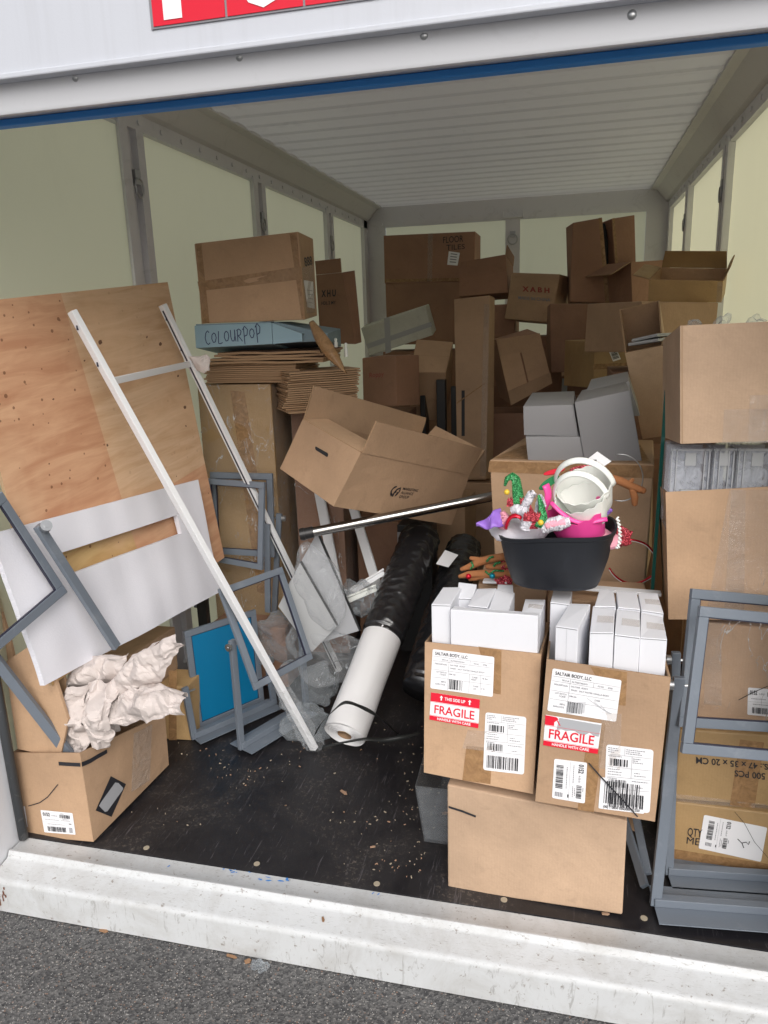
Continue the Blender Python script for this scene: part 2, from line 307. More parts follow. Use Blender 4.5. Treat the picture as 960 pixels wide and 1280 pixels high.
# ------------------------------------------------------------------ mesh helpers
def V3(p): return Vector((float(p[0]), float(p[1]), float(p[2])))
class MB:
    def __init__(s): s.v = []; s.f = []; s.mi = []; s.uv = {}; s.mats = []
    def mat(s, m):
        if m not in s.mats: s.mats.append(m)
        return s.mats.index(m)
    def poly(s, pts, m=0, uv=None):
        b = len(s.v); s.v += [V3(p) for p in pts]; s.f.append(list(range(b, b+len(pts)))); s.mi.append(m)
        if uv: s.uv[len(s.f)-1] = uv
    def hexa(s, P, m=0):   # index = x + 2y + 4z
        b = len(s.v); s.v += [V3(p) for p in P]
        for q in ((0, 1, 5, 4), (1, 3, 7, 5), (3, 2, 6, 7), (2, 0, 4, 6), (4, 5, 7, 6), (2, 3, 1, 0)):
            s.f.append([b+i for i in q]); s.mi.append(m)
    def box(s, c, d, rot=None, m=0):
        R_ = rot if rot is not None else Matrix.Identity(3)
        s.hexa([V3(c)+R_@Vector((sx*d[0]/2, sy*d[1]/2, sz*d[2]/2)) for sz in (-1, 1) for sy in (-1, 1) for sx in (-1, 1)], m)
    def bx(s, x0, x1, y0, y1, z0, z1, m=0): s.box(((x0+x1)/2, (y0+y1)/2, (z0+z1)/2), (x1-x0, y1-y0, z1-z0), m=m)
    def bar(s, a, b, w, h, up=(0, 0, 1), m=0):   # w sideways, h along up
        a, b = V3(a), V3(b); d = (b-a).normalized(); u = V3(up); sd = d.cross(u).normalized(); u = sd.cross(d)
        P = []
        for z in (-1, 1):
            for q in (a, b):
                for x in (-1, 1): P.append(q+sd*x*w/2+u*z*h/2)
        s.hexa(P, m)
    def tube(s, pts, r, seg=10, m=0, caps=True, closed=False, flat=1.):
        pts = [V3(p) for p in pts]; n = len(pts); rs = r if isinstance(r, (list, tuple)) else [r]*n
        b = len(s.v); u = None
        for i, p in enumerate(pts):
            if closed: d = pts[(i+1) % n]-pts[i-1]
            else: d = pts[min(i+1, n-1)]-pts[max(i-1, 0)]
            d.normalize()
            if u is None: u = d.orthogonal().normalized()
            u = (u-d*u.dot(d)).normalized(); w_ = d.cross(u)
            for k in range(seg):
                t = 2*PI*k/seg; s.v.append(p+(u*math.cos(t)+w_*math.sin(t)*flat)*rs[i])
        rng = n if closed else n-1
        for i in range(rng):
            for k in range(seg):
                j = (i+1) % n
                s.f.append([b+i*seg+k, b+i*seg+(k+1) % seg, b+j*seg+(k+1) % seg, b+j*seg+k]); s.mi.append(m)
        if caps and not closed:
            s.f.append([b+k for k in range(seg)][::-1]); s.mi.append(m)
            s.f.append([b+(n-1)*seg+k for k in range(seg)]); s.mi.append(m)
    def cyl(s, a, b, r, seg=16, m=0, r2=None): s.tube([a, b], [r, r if r2 is None else r2], seg, m)
    def sphere(s, c, r, m=0, sx=1, sy=1, sz=1, seg=12, rings=8, rot=None):
        b = len(s.v); c = V3(c)
        for i in range(rings+1):
            th = PI*i/rings
            for k in range(seg):
                ph = 2*PI*k/seg
                q = Vector((math.sin(th)*math.cos(ph)*sx, math.sin(th)*math.sin(ph)*sy, math.cos(th)*sz))*r
                s.v.append(c+(rot@q if rot is not None else q))
        for i in range(rings):
            for k in range(seg):
                s.f.append([b+i*seg+k, b+(i+1)*seg+k, b+(i+1)*seg+(k+1) % seg, b+i*seg+(k+1) % seg]); s.mi.append(m)
    def prism(s, pts, off, m=0):
        n = len(pts); b = len(s.v); o = V3(off)
        s.v += [V3(p) for p in pts]+[V3(p)+o for p in pts]
        s.f.append([b+i for i in range(n)]); s.mi.append(m)
        s.f.append([b+n+i for i in range(n)][::-1]); s.mi.append(m)
        for i in range(n):
            j = (i+1) % n; s.f.append([b+i, b+n+i, b+n+j, b+j]); s.mi.append(m)
    def grid(s, fn, nu, nv, m=0, uvs=None):
        b = len(s.v)
        for j in range(nv+1):
            for i in range(nu+1): s.v.append(V3(fn(i/nu, j/nv)))
        for j in range(nv):
            for i in range(nu):
                q = b+j*(nu+1)+i; s.f.append([q, q+1, q+nu+2, q+nu+1]); s.mi.append(m)
                if uvs:
                    s.uv[len(s.f)-1] = [(x/nu*uvs[0], y/nv*uvs[1]) for x, y in ((i, j), (i+1, j), (i+1, j+1), (i, j+1))]
    def build(s, name, mats=None, parent=None, loc=None, smooth=False, bevel=0, seg=2, solid=0, weld=True):
        """one mesh object; vertices are given in world space"""
        if mats is not None: s.mats = mats if isinstance(mats, list) else [mats]
        org = parent_origin(parent) if parent is not None else (V3(loc) if loc is not None else Vector((0, 0, 0)))
        me = bpy.data.meshes.new(name); me.from_pydata([tuple(v-org) for v in s.v], [], s.f)
        for x in s.mats: me.materials.append(x)
        for p, i in zip(me.polygons, s.mi): p.material_index = i
        if s.uv:
            ul = me.uv_layers.new(name='UVMap')
            for p in me.polygons:
                if p.index in s.uv:
                    for li, q in zip(p.loop_indices, s.uv[p.index]): ul.data[li].uv = q
        bm = bmesh.new(); bm.from_mesh(me)
        if weld: bmesh.ops.remove_doubles(bm, verts=bm.verts, dist=1e-5)
        bmesh.ops.recalc_face_normals(bm, faces=bm.faces)
        if bevel:
            es = [e for e in bm.edges if e.is_manifold and e.calc_face_angle(0) > .6]
            bmesh.ops.bevel(bm, geom=es, offset=bevel, segments=seg, profile=.5, affect='EDGES', clamp_overlap=True)
        bm.to_mesh(me); bm.free()
        if smooth or bevel: 
            for p in me.polygons: p.use_smooth = bool(smooth)
            if smooth == 'auto': me.set_sharp_from_angle(angle=math.radians(40))
        o = bpy.data.objects.new(name, me); C.objects.link(o)
        if parent is not None: o.parent = parent
        else: o.location = org
        if solid:
            md = o.modifiers.new('thick', 'SOLIDIFY'); md.thickness = solid; md.offset = 0
        return o
def parent_origin(o):
    t = Vector((0, 0, 0))
    while o is not None: t += o.location; o = o.parent
    return t
def tag(o, label=None, cat=None, group=None, kind=None):
    if label: o['label'] = label
    if cat: o['category'] = cat
    if group: o['group'] = group
    if kind: o['kind'] = kind
    return o
def thing(name, label, cat, loc, group=None):
    o = bpy.data.objects.new(name, None); C.objects.link(o); o.location = V3(loc); o.empty_display_size = .1
    return tag(o, label, cat, group)

# text outlines from the built-in font
_tc = {}
def text_shape(txt, bold=0.):
    key = (txt, bold)
    if key in _tc: return _tc[key]
    cu = bpy.data.curves.new('lettering', 'FONT'); cu.body = txt; cu.size = 1; cu.resolution_u = 3; cu.offset = bold
    ob = bpy.data.objects.new('lettering', cu); C.objects.link(ob)
    dg = bpy.context.evaluated_depsgraph_get(); me = bpy.data.meshes.new_from_object(ob.evaluated_get(dg))
    vs = [(v.co.x, v.co.y) for v in me.vertices]; fs = [list(p.vertices) for p in me.polygons]
    bpy.data.objects.remove(ob); bpy.data.curves.remove(cu); bpy.data.meshes.remove(me)
    if vs:
        x0 = min(v[0] for v in vs); y0 = min(v[1] for v in vs); y1 = max(v[1] for v in vs)
        cap = .7; vs = [((x-x0)/cap, y/cap) for x, y in vs]
    _tc[key] = (vs, fs); return _tc[key]
def put_text(mb, mapper, txt, x, y, h, m, off=.0012, bold=.0, width=None, rot=0, center=False, squash=1.):
    """mapper(x, y, off) -> world; text cap height h in mapper units"""
    vs, fs = text_shape(txt, bold)
    if not vs: return
    w_ = max(v[0] for v in vs); k = h*squash if width is None else width/w_
    cx = -w_*k/2 if center else 0
    b = len(mb.v); ca, sa = math.cos(rot), math.sin(rot)
    for vx, vy in vs:
        px_, py_ = vx*k+cx, vy*h
        mb.v.append(V3(mapper(x+px_*ca-py_*sa, y+px_*sa+py_*ca, off)))
    for f in fs: mb.f.append([b+i for i in f]); mb.mi.append(m)
def put_rect(mb, mapper, x0, y0, x1, y1, m, off=.0010):
    mb.poly([mapper(x0, y0, off), mapper(x1, y0, off), mapper(x1, y1, off), mapper(x0, y1, off)], m)
def put_line(mb, mapper, pts, wd, m, off=.0012):
    """a flat pen stroke"""
    L_, R_ = [], []
    for i, p in enumerate(pts):
        a = pts[max(i-1, 0)]; b_ = pts[min(i+1, len(pts)-1)]
        dx, dy = b_[0]-a[0], b_[1]-a[1]; l = math.hypot(dx, dy) or 1; nx, ny = -dy/l*wd/2, dx/l*wd/2
        L_.append(mapper(p[0]+nx, p[1]+ny, off)); R_.append(mapper(p[0]-nx, p[1]-ny, off))
    for i in range(len(pts)-1): mb.poly([L_[i], R_[i], R_[i+1], L_[i+1]], m)
def put_bars(mb, mapper, x0, y0, x1, y1, m, seed=1, n=34, off=.0012, vertical=False):
    rr = random.Random(seed); t = 0.; L_ = (y1-y0) if vertical else (x1-x0); u = L_/n
    while t < L_-u:
        a = u*rr.choice((.4, .5, .8, 1.2, 1.7)); a = min(a, L_-t)
        if vertical: put_rect(mb, mapper, x0, y0+t, x1, y0+t+a, m, off)
        else: put_rect(mb, mapper, x0+t, y0, x0+t+a, y1, m, off)
        t += a+u*rr.choice((.5, .7, 1., 1.4))

# ------------------------------------------------------------------ cartons
FACES = {'f': (0, 1, 4, 5), 'r': (1, 3, 5, 7), 'b': (3, 2, 7, 6), 'l': (2, 0, 6, 4), 'u': (4, 5, 6, 7), 'd': (2, 3, 0, 1)}
class Hex:
    def __init__(s, P): s.P = [V3(p) for p in P]
    def pt(s, face, u, v, off=0.):
        a, b, c, d = [s.P[i] for i in FACES[face]]
        p = a*(1-u)*(1-v)+b*u*(1-v)+c*(1-u)*v+d*u*v
        n = (b-a).cross(c-a)+(d-c).cross(d-b)
        return p+n.normalized()*off
    def size(s, face):
        a, b, c, d = [s.P[i] for i in FACES[face]]; return ((b-a).length+(d-c).length)/2, ((c-a).length+(d-b).length)/2
    def uv(s, face, px, py):
        """where on the face a point seen in the photograph lies"""
        x = np.array([.5, .5]); T = np.array([px, py])
        for _ in range(12):
            f0 = proj(s.pt(face, *x))-T
            J = np.stack([(proj(s.pt(face, x[0]+1e-3, x[1]))-T-f0)/1e-3, (proj(s.pt(face, x[0], x[1]+1e-3))-T-f0)/1e-3], 1)
            x = x-np.linalg.solve(J, f0)
        return x
    def mapper(s, face, quad, A):
        """label space [0,A]x[0,1] onto the face; quad = four face (u, v) or photo points: bottom left, bottom right, top right, top left"""
        q = quad
        def f(x, y, off=0.):
            a = x/A; u = q[0]*(1-a)*(1-y)+q[1]*a*(1-y)+q[2]*a*y+q[3]*(1-a)*y
            return s.pt(face, u[0], u[1], off+.0016)
        return f
    def photo_mapper(s, face, BL, BR, TR, TL):
        q = [s.uv(face, *p) for p in (BL, BR, TR, TL)]
        w_ = (s.pt(face, *q[1])-s.pt(face, *q[0])).length; h_ = (s.pt(face, *q[3])-s.pt(face, *q[0])).length
        return s.mapper(face, q, w_/h_), w_/h_
    def face_mapper(s, face, cu, cv, w_, h_, rot=0.):
        W_, H_ = s.size(face); q = []
        for x, y in ((-w_/2, -h_/2), (w_/2, -h_/2), (w_/2, h_/2), (-w_/2, h_/2)):
            q.append(np.array([cu+(x*math.cos(rot)-y*math.sin(rot))/W_, cv+(x*math.sin(rot)+y*math.cos(rot))/H_]))
        return s.mapper(face, q, w_/h_), w_/h_

def hex_from(c, e, d):
    R_ = Euler(e, 'XYZ').to_matrix()
    return [V3(c)+R_@Vector((sx*d[0]/2, sy*d[1]/2, sz*d[2]/2)) for sz in (-1, 1) for sy in (-1, 1) for sx in (-1, 1)]

def strip_on(h, parent, face, u0, v0, u1, v1, m='tape', name='tape', n=6, off=.0012, wob=.0006, seed=0):
    mb = MB(); rr = random.Random(seed+int(u0*999))
    def f(a, b): return h.pt(face, u0+(u1-u0)*a, v0+(v1-v0)*b, off+wob*rr.random())
    mb.grid(f, n, n); return mb.build(name, M[m], parent, smooth=True)

def carton(P, name, label, cat='cardboard box', tone='card', group=None, opened=False, flaps=(), tapes=(), jitter=.0035, t=.0045, bottom_t=None):
    """hexahedral carton. opened: no lid, walls with thickness. flaps: (side, angle, length, near cut, far cut)"""
    if isinstance(P, str): P = BOX[P]
    rr = random.Random(label)
    h = Hex(P)
    if jitter: h.P = [p+Vector((rr.uniform(-1, 1), rr.uniform(-1, 1), rr.uniform(-1, 1)))*jitter for p in h.P]
    base = (h.P[0]+h.P[1]+h.P[2]+h.P[3])/4
    o = thing(name, label, cat, base, group)
    mb = MB()
    if not opened:
        # every face a small grid, gently bulging
        bl = rr.uniform(-.002, .0035)
        for fc in FACES:
            g = 4
            def f(a, b, fc=fc): return h.pt(fc, a, b, 0. if (a in (0., 1.) or b in (0., 1.)) else bl*math.sin(PI*a)*math.sin(PI*b)*.35)
            mb.grid(f, g, g)
        bd = mb.build('body', M[tone], o, bevel=.0045, seg=2)
        # lid seam: two flap edges meeting
        sm = MB(); sm.grid(lambda a, b: h.pt('u', .002+a*.996, .497+.006*b, .0012), 4, 1); sm.build('lid_seam', M['card_edge'], o)
    else:
        c_ = sum(h.P, Vector())/8
        W_, H_ = h.size('f'); D_ = h.size('r')[0]
        def inn(u, v, w_):   # trilinear
            q = Vector()
            for i in range(8):
                q += h.P[i]*((u if i & 1 else 1-u)*(v if i & 2 else 1-v)*(w_ if i & 4 else 1-w_))
            return q
        tu, tv, tw = t/W_, t/D_, t/H_
        O = [h.P[i] for i in range(8)]
        I = [inn(u, v, w_) for w_ in (tw, 1) for v in (tv, 1-tv) for u in (tu, 1-tu)]
        g = 3
        for fc in ('f', 'r', 'b', 'l', 'd'):
            mb.grid(lambda a, b, fc=fc: h.pt(fc, a, b), g, g)
        hi = Hex(I)
        for fc in ('f', 'r', 'b', 'l', 'd'):
            mb.grid(lambda a, b, fc=fc: hi.pt(fc, a, b), g, g, 1)
        for a, b in ((4, 5), (5, 7), (7, 6), (6, 4)): mb.poly([O[a], O[b], I[b], I[a]], 2)
        bd = mb.build('body', [M[tone], M['card_in'], M['card_edge']], o)
    sides = {'f': (4, 5), 'r': (5, 7), 'b': (7, 6), 'l': (6, 4)}
    for fl in flaps:
        s, ang, ln = fl[:3]; cut0, cut1 = (fl[3], fl[4]) if len(fl) > 3 else (.01, .01)
        a, b = h.P[sides[s][0]], h.P[sides[s][1]]
        low = h.P[sides[s][0]-4]; up = (a-low).normalized(); ed = (b-a).normalized()
        outn = ed.cross(up).normalized(); up = outn.cross(ed)*(-1) if outn.cross(ed).dot(up) < 0 else outn.cross(ed)
        an = math.radians(ang); d = up*math.cos(an)+outn*math.sin(an); nn = outn*math.cos(an)-up*math.sin(an)
        L_ = (b-a).length; p0 = a+ed*.004+up*.001; p1 = b-ed*.004+up*.001
        bend = rr.uniform(-.012, .012)
        fm = MB()
        def top(u, v): 
            c0 = p0+ed*cut0*v; c1 = p1-ed*cut1*v
            return c0+(c1-c0)*u+d*ln*v+nn*(bend*v*v)
        fm.grid(lambda u, v: top(u, v)-nn*t*.5, 4, 4, 0); fm.grid(lambda u, v: top(u, v)+nn*t*.5, 4, 4, 0)
        for e0, e1 in (((0, 0), (1, 0)), ((1, 0), (1, 1)), ((1, 1), (0, 1)), ((0, 1), (0, 0))):
            fm.poly([top(*e0)-nn*t*.5, top(*e1)-nn*t*.5, top(*e1)+nn*t*.5, top(*e0)+nn*t*.5], 1)
        fm.build('flap', [M[tone], M['card_edge']], o, weld=False)
    for i, tp in enumerate(tapes):
        face, u0, v0, u1, v1 = tp[:5]; strip_on(h, o, face, u0, v0, u1, v1, tp[5] if len(tp) > 5 else 'tape', seed=i)
    return o, h

def label_sheet(h, parent, mapper, A, draw=None, m='label', name='label', lbl=None, rnd=.04):
    mb = MB(); r = rnd; pts = []
    for cx, cy, a0 in ((A-r, r, -90), (A-r, 1-r, 0), (r, 1-r, 90), (r, r, 180)):
        for k in range(4):
            a = math.radians(a0+k*30); pts.append((cx+r*math.cos(a), cy+r*math.sin(a)))
    mb.poly([mapper(x, y, .0) for x, y in pts]); o = mb.build(name, M[m], parent)
    if lbl: o['label'] = lbl
    if draw:
        pm = MB(); draw(pm, mapper, A); pm.build('print', None, o, weld=False)
    return o

# corner points of each fitted box, index = x + 2y + 4z (left/right, front/back, down/up)
BOX = {
  'LL': [(-0.016, 0.021, -0.014), (0.241, 0.009, 0.01), (0.012, 0.425, -0.005), (0.265, 0.413, 0.024), (-0.02, 0.034, 0.271), (0.231, 0.022, 0.303), (0.009, 0.433, 0.259), (0.281, 0.407, 0.219)],
  'D': [(1.317, 0.059, -0.008), (1.777, 0.038, 0.01), (1.337, 0.381, 0.003), (1.792, 0.354, 0.002), (1.32, 0.063, 0.318), (1.771, 0.03, 0.296), (1.338, 0.38, 0.309), (1.793, 0.353, 0.308)],
  'B': [(1.255, 0.045, 0.349), (1.544, 0.037, 0.333), (1.25, 0.334, 0.298), (1.553, 0.334, 0.294), (1.261, 0.099, 0.704), (1.556, 0.095, 0.696), (1.237, 0.376, 0.624), (1.571, 0.392, 0.656)],
  'C': [(1.548, -0.002, 0.339), (1.836, -0.011, 0.327), (1.557, 0.308, 0.308), (1.844, 0.3, 0.298), (1.566, 0.036, 0.709), (1.847, 0.024, 0.694), (1.568, 0.34, 0.662), (1.857, 0.335, 0.664)],
  'E': [(1.37, 0.824, 0.652), (1.857, 0.749, 0.655), (1.429, 1.211, 0.665), (1.917, 1.136, 0.669), (1.35, 0.806, 1.054), (1.864, 0.738, 1.058), (1.442, 1.202, 1.069), (1.897, 1.12, 1.076)],
  'F': [(1.875, 0.308, 1.192), (2.19, 0.308, 1.206), (1.874, 0.664, 1.16), (2.191, 0.664, 1.174), (1.861, 0.333, 1.476), (2.176, 0.333, 1.488), (1.862, 0.688, 1.437), (2.178, 0.689, 1.456)],
  'G': [(1.877, 0.316, 0.718), (2.242, 0.299, 0.746), (1.899, 0.64, 0.675), (2.261, 0.623, 0.705), (1.857, 0.362, 1.056), (2.216, 0.345, 1.091), (1.875, 0.684, 1.006), (2.236, 0.668, 1.044)],
  'H': [(1.958, 0.34, 0.392), (2.268, 0.302, 0.395), (1.982, 0.685, 0.393), (2.305, 0.651, 0.396), (1.932, 0.335, 0.713), (2.266, 0.303, 0.715), (1.979, 0.685, 0.711), (2.302, 0.651, 0.714)],
  'I': [(1.918, 0.278, 0.201), (2.268, 0.301, 0.202), (1.899, 0.578, 0.202), (2.249, 0.601, 0.202), (1.919, 0.279, 0.418), (2.268, 0.302, 0.416), (1.899, 0.578, 0.416), (2.249, 0.601, 0.416)],
  'J': [(1.911, 0.275, 0.004), (2.308, 0.265, 0.004), (1.923, 0.575, 0.002), (2.316, 0.564, 0.002), (1.918, 0.277, 0.199), (2.308, 0.265, 0.198), (1.923, 0.576, 0.199), (2.316, 0.564, 0.198)],
  'K': [(0.134, 1.216, 1.527), (0.563, 1.272, 1.533), (0.103, 1.503, 1.534), (0.518, 1.558, 1.547), (0.141, 1.207, 1.839), (0.553, 1.265, 1.866), (0.095, 1.494, 1.855), (0.517, 1.551, 1.871)],
  'L': [(0.117, 1.181, 1.433), (0.669, 1.25, 1.446), (0.075, 1.527, 1.411), (0.627, 1.594, 1.413), (0.113, 1.192, 1.522), (0.668, 1.259, 1.523), (0.074, 1.533, 1.478), (0.627, 1.598, 1.468)],
  'N': [(0.254, 2.359, 1.407), (0.489, 2.259, 1.405), (0.295, 2.423, 1.405), (0.504, 2.318, 1.411), (0.259, 2.348, 1.769), (0.434, 2.234, 1.772), (0.277, 2.407, 1.773), (0.485, 2.302, 1.779)],
  'O': [(0.383, 2.912, 1.313), (0.788, 2.909, 1.428), (0.385, 3.065, 1.34), (0.787, 3.062, 1.458), (0.344, 2.891, 1.483), (0.747, 2.886, 1.597), (0.339, 3.041, 1.503), (0.744, 3.036, 1.613)],
  'P': [(0.704, 2.598, 0.955), (0.912, 2.615, 0.945), (0.71, 2.806, 1.117), (0.912, 2.82, 1.098), (0.756, 2.383, 1.245), (0.951, 2.398, 1.237), (0.753, 2.592, 1.418), (0.96, 2.607, 1.395)],
  'Q': [(0.676, 2.625, 1.013), (0.798, 2.583, 1.022), (0.75, 2.91, 1.022), (0.882, 2.871, 1.035), (0.634, 2.615, 1.317), (0.754, 2.577, 1.343), (0.716, 2.905, 1.339), (0.847, 2.866, 1.353)],
  'R': [(0.548, 2.139, 1.084), (0.75, 2.053, 1.099), (0.625, 2.323, 1.078), (0.833, 2.236, 1.082), (0.552, 2.148, 1.338), (0.755, 2.06, 1.346), (0.623, 2.333, 1.339), (0.832, 2.246, 1.344)],
  'S1': [(0.247, 3.956, 1.794), (0.907, 3.944, 1.777), (0.247, 4.303, 1.785), (0.917, 4.297, 1.783), (0.246, 3.953, 2.124), (0.918, 3.947, 2.119), (0.248, 4.303, 2.123), (0.918, 4.297, 2.122)],
  'S2': [(0.244, 3.984, 1.353), (0.854, 3.808, 1.345), (0.341, 4.37, 1.349), (0.988, 4.205, 1.344), (0.246, 3.985, 1.796), (0.922, 3.822, 1.771), (0.344, 4.37, 1.786), (0.991, 4.205, 1.781)],
  'T': [(0.908, 3.202, 1.659), (1.214, 3.189, 1.666), (0.926, 3.513, 1.628), (1.225, 3.498, 1.635), (0.913, 3.214, 1.861), (1.196, 3.2, 1.888), (0.922, 3.528, 1.852), (1.222, 3.509, 1.84)],
  'U': [(1.199, 3.149, 1.508), (1.478, 3.042, 1.481), (1.283, 3.383, 1.487), (1.572, 3.278, 1.456), (1.239, 3.157, 1.781), (1.526, 3.052, 1.753), (1.316, 3.392, 1.771), (1.606, 3.287, 1.74)],
  'V': [(1.036, 2.207, 0.686), (1.192, 2.175, 0.696), (1.042, 2.304, 0.688), (1.22, 2.276, 0.689), (1.024, 2.22, 1.61), (1.207, 2.197, 1.625), (1.042, 2.322, 1.616), (1.219, 2.293, 1.617)],
  'W': [(1.29, 2.472, 1.05), (1.507, 2.558, 1.161), (1.216, 2.686, 1.075), (1.439, 2.761, 1.14), (1.208, 2.451, 1.402), (1.43, 2.518, 1.432), (1.136, 2.655, 1.387), (1.358, 2.73, 1.452)],
  'X': [(1.494, 2.682, 1.213), (1.97, 2.719, 1.204), (1.457, 3.028, 1.208), (1.94, 3.068, 1.203), (1.485, 2.681, 1.581), (1.968, 2.718, 1.564), (1.461, 3.03, 1.575), (1.944, 3.07, 1.569)],
  'Y': [(1.714, 2.24, 1.161), (1.938, 2.361, 1.151), (1.567, 2.501, 1.15), (1.795, 2.624, 1.149), (1.713, 2.239, 1.388), (1.932, 2.36, 1.386), (1.568, 2.503, 1.39), (1.795, 2.627, 1.388)],
  'Z1': [(1.591, 2.979, 1.595), (1.811, 3.0, 1.579), (1.577, 3.224, 1.566), (1.769, 3.246, 1.576), (1.591, 3.002, 2.031), (1.753, 3.019, 2.053), (1.549, 3.248, 2.03), (1.743, 3.269, 2.037)],
  'Z2': [(1.858, 3.049, 1.578), (1.975, 3.12, 1.575), (1.725, 3.261, 1.546), (1.86, 3.339, 1.553), (1.808, 3.075, 2.048), (1.935, 3.155, 2.067), (1.68, 3.292, 2.03), (1.815, 3.37, 2.038)],
  'AA': [(1.923, 2.834, 1.576), (2.139, 2.97, 1.57), (1.755, 3.082, 1.558), (1.978, 3.223, 1.564), (1.908, 2.827, 1.787), (2.125, 2.97, 1.803), (1.749, 3.084, 1.792), (1.972, 3.225, 1.798)],
  'BB': [(1.913, 1.791, 1.561), (2.19, 1.731, 1.544), (1.981, 2.087, 1.605), (2.256, 2.027, 1.588), (1.913, 1.769, 1.648), (2.189, 1.708, 1.627), (1.986, 2.071, 1.71), (2.257, 2.009, 1.691)],
  'CC': [(1.865, 1.508, 1.366), (2.173, 1.691, 1.351), (1.66, 1.85, 1.355), (1.969, 2.033, 1.342), (1.87, 1.509, 1.561), (2.177, 1.691, 1.544), (1.665, 1.855, 1.563), (1.975, 2.038, 1.551)],
  'DD': [(1.877, 1.31, 1.046), (1.993, 1.289, 1.071), (1.865, 1.566, 1.195), (2.003, 1.55, 1.222), (1.785, 1.111, 1.382), (1.908, 1.091, 1.407), (1.776, 1.368, 1.533), (1.914, 1.352, 1.56)],
  'EE': [(1.547, 2.98, 0.988), (1.715, 2.831, 0.966), (1.731, 3.205, 0.972), (1.904, 3.064, 0.971), (1.543, 2.966, 1.17), (1.706, 2.824, 1.178), (1.729, 3.202, 1.189), (1.903, 3.06, 1.188)],
  'MAG': [(0.811, 0.762, 0.893), (1.141, 1.315, 0.682), (0.546, 0.947, 0.982), (0.871, 1.5, 0.778), (0.909, 0.786, 1.08), (1.216, 1.339, 0.892), (0.641, 0.97, 1.17), (0.955, 1.523, 0.976)],
  'FR1': [(1.88, -0.021, 0.525), (2.159, 0.066, 0.476), (1.876, -0.002, 0.519), (2.151, 0.084, 0.472), (1.912, 0.075, 0.852), (2.183, 0.16, 0.808), (1.903, 0.093, 0.849), (2.178, 0.179, 0.802)],
  'FR2': [(1.887, 0.094, 0.528), (2.163, 0.196, 0.481), (1.88, 0.112, 0.523), (2.155, 0.214, 0.476), (1.91, 0.184, 0.855), (2.185, 0.286, 0.808), (1.902, 0.202, 0.851), (2.178, 0.304, 0.804)],
  'FBL': [(0.249, 0.662, 0.009), (0.418, 0.922, 0.01), (0.231, 0.674, 0.01), (0.403, 0.933, 0.008), (0.228, 0.678, 0.409), (0.404, 0.938, 0.408), (0.213, 0.689, 0.408), (0.385, 0.948, 0.406)],
  'FF': [(0.584, 0.496, 0.296), (0.7, 0.767, 0.299), (0.565, 0.503, 0.29), (0.686, 0.775, 0.29), (0.451, 0.553, 0.639), (0.577, 0.824, 0.636), (0.436, 0.56, 0.63), (0.557, 0.832, 0.63)],
  'FA': [(0.131, 1.142, 0.567), (0.417, 1.129, 0.567), (0.132, 1.162, 0.566), (0.419, 1.149, 0.565), (0.133, 1.17, 0.92), (0.421, 1.158, 0.921), (0.134, 1.19, 0.92), (0.421, 1.178, 0.919)],
  'FK': [(0.147, 1.073, 0.558), (0.415, 0.996, 0.555), (0.146, 1.09, 0.555), (0.426, 1.017, 0.554), (0.146, 1.1, 0.908), (0.437, 1.031, 0.911), (0.156, 1.122, 0.908), (0.436, 1.049, 0.907)],
  'FL': [(0.152, -0.146, 0.694), (0.292, -0.01, 0.825), (0.147, -0.13, 0.689), (0.304, 0.009, 0.817), (-0.141, 0.01, 0.918), (-0.008, 0.148, 1.064), (-0.161, 0.02, 0.905), (-0.004, 0.159, 1.033)],
  'PLY': [(0.106, 0.135, 0.748), (0.281, 0.928, 0.653), (0.103, 0.128, 0.703), (0.258, 0.939, 0.698), (-0.058, 0.152, 1.596), (0.116, 0.989, 1.67), (-0.061, 0.165, 1.627), (0.094, 0.977, 1.621)],
  'FOAM': [(0.125, 0.033, 0.508), (0.247, 0.935, 0.475), (0.097, 0.033, 0.501), (0.242, 0.942, 0.472), (0.005, 0.059, 0.957), (0.174, 0.973, 0.928), (-0.006, 0.064, 0.953), (0.14, 0.973, 0.925)],
  'b1': [(1.324, 0.104, 0.33), (1.544, 0.097, 0.33), (1.328, 0.134, 0.33), (1.547, 0.126, 0.33), (1.324, 0.104, 0.795), (1.544, 0.097, 0.795), (1.328, 0.134, 0.794), (1.547, 0.126, 0.79)],
  'b2': [(1.272, 0.12, 0.33), (1.322, 0.117, 0.33), (1.282, 0.246, 0.33), (1.333, 0.244, 0.33), (1.272, 0.12, 0.801), (1.322, 0.117, 0.803), (1.282, 0.246, 0.802), (1.333, 0.244, 0.805)],
  'b3': [(1.324, 0.214, 0.33), (1.366, 0.212, 0.33), (1.319, 0.286, 0.33), (1.37, 0.285, 0.33), (1.324, 0.214, 0.786), (1.366, 0.212, 0.785), (1.319, 0.286, 0.806), (1.37, 0.285, 0.8)],
  'b4': [(1.361, 0.15, 0.33), (1.415, 0.146, 0.33), (1.371, 0.278, 0.33), (1.426, 0.275, 0.33), (1.361, 0.15, 0.79), (1.415, 0.146, 0.789), (1.371, 0.278, 0.793), (1.426, 0.275, 0.795)],
  'b5': [(1.419, 0.148, 0.33), (1.468, 0.145, 0.33), (1.425, 0.279, 0.33), (1.475, 0.276, 0.33), (1.419, 0.148, 0.784), (1.468, 0.145, 0.783), (1.425, 0.279, 0.791), (1.475, 0.276, 0.788)],
  'b6': [(1.5, 0.161, 0.33), (1.548, 0.156, 0.33), (1.504, 0.264, 0.33), (1.557, 0.261, 0.33), (1.5, 0.161, 0.775), (1.548, 0.156, 0.771), (1.504, 0.264, 0.776), (1.557, 0.261, 0.775)],
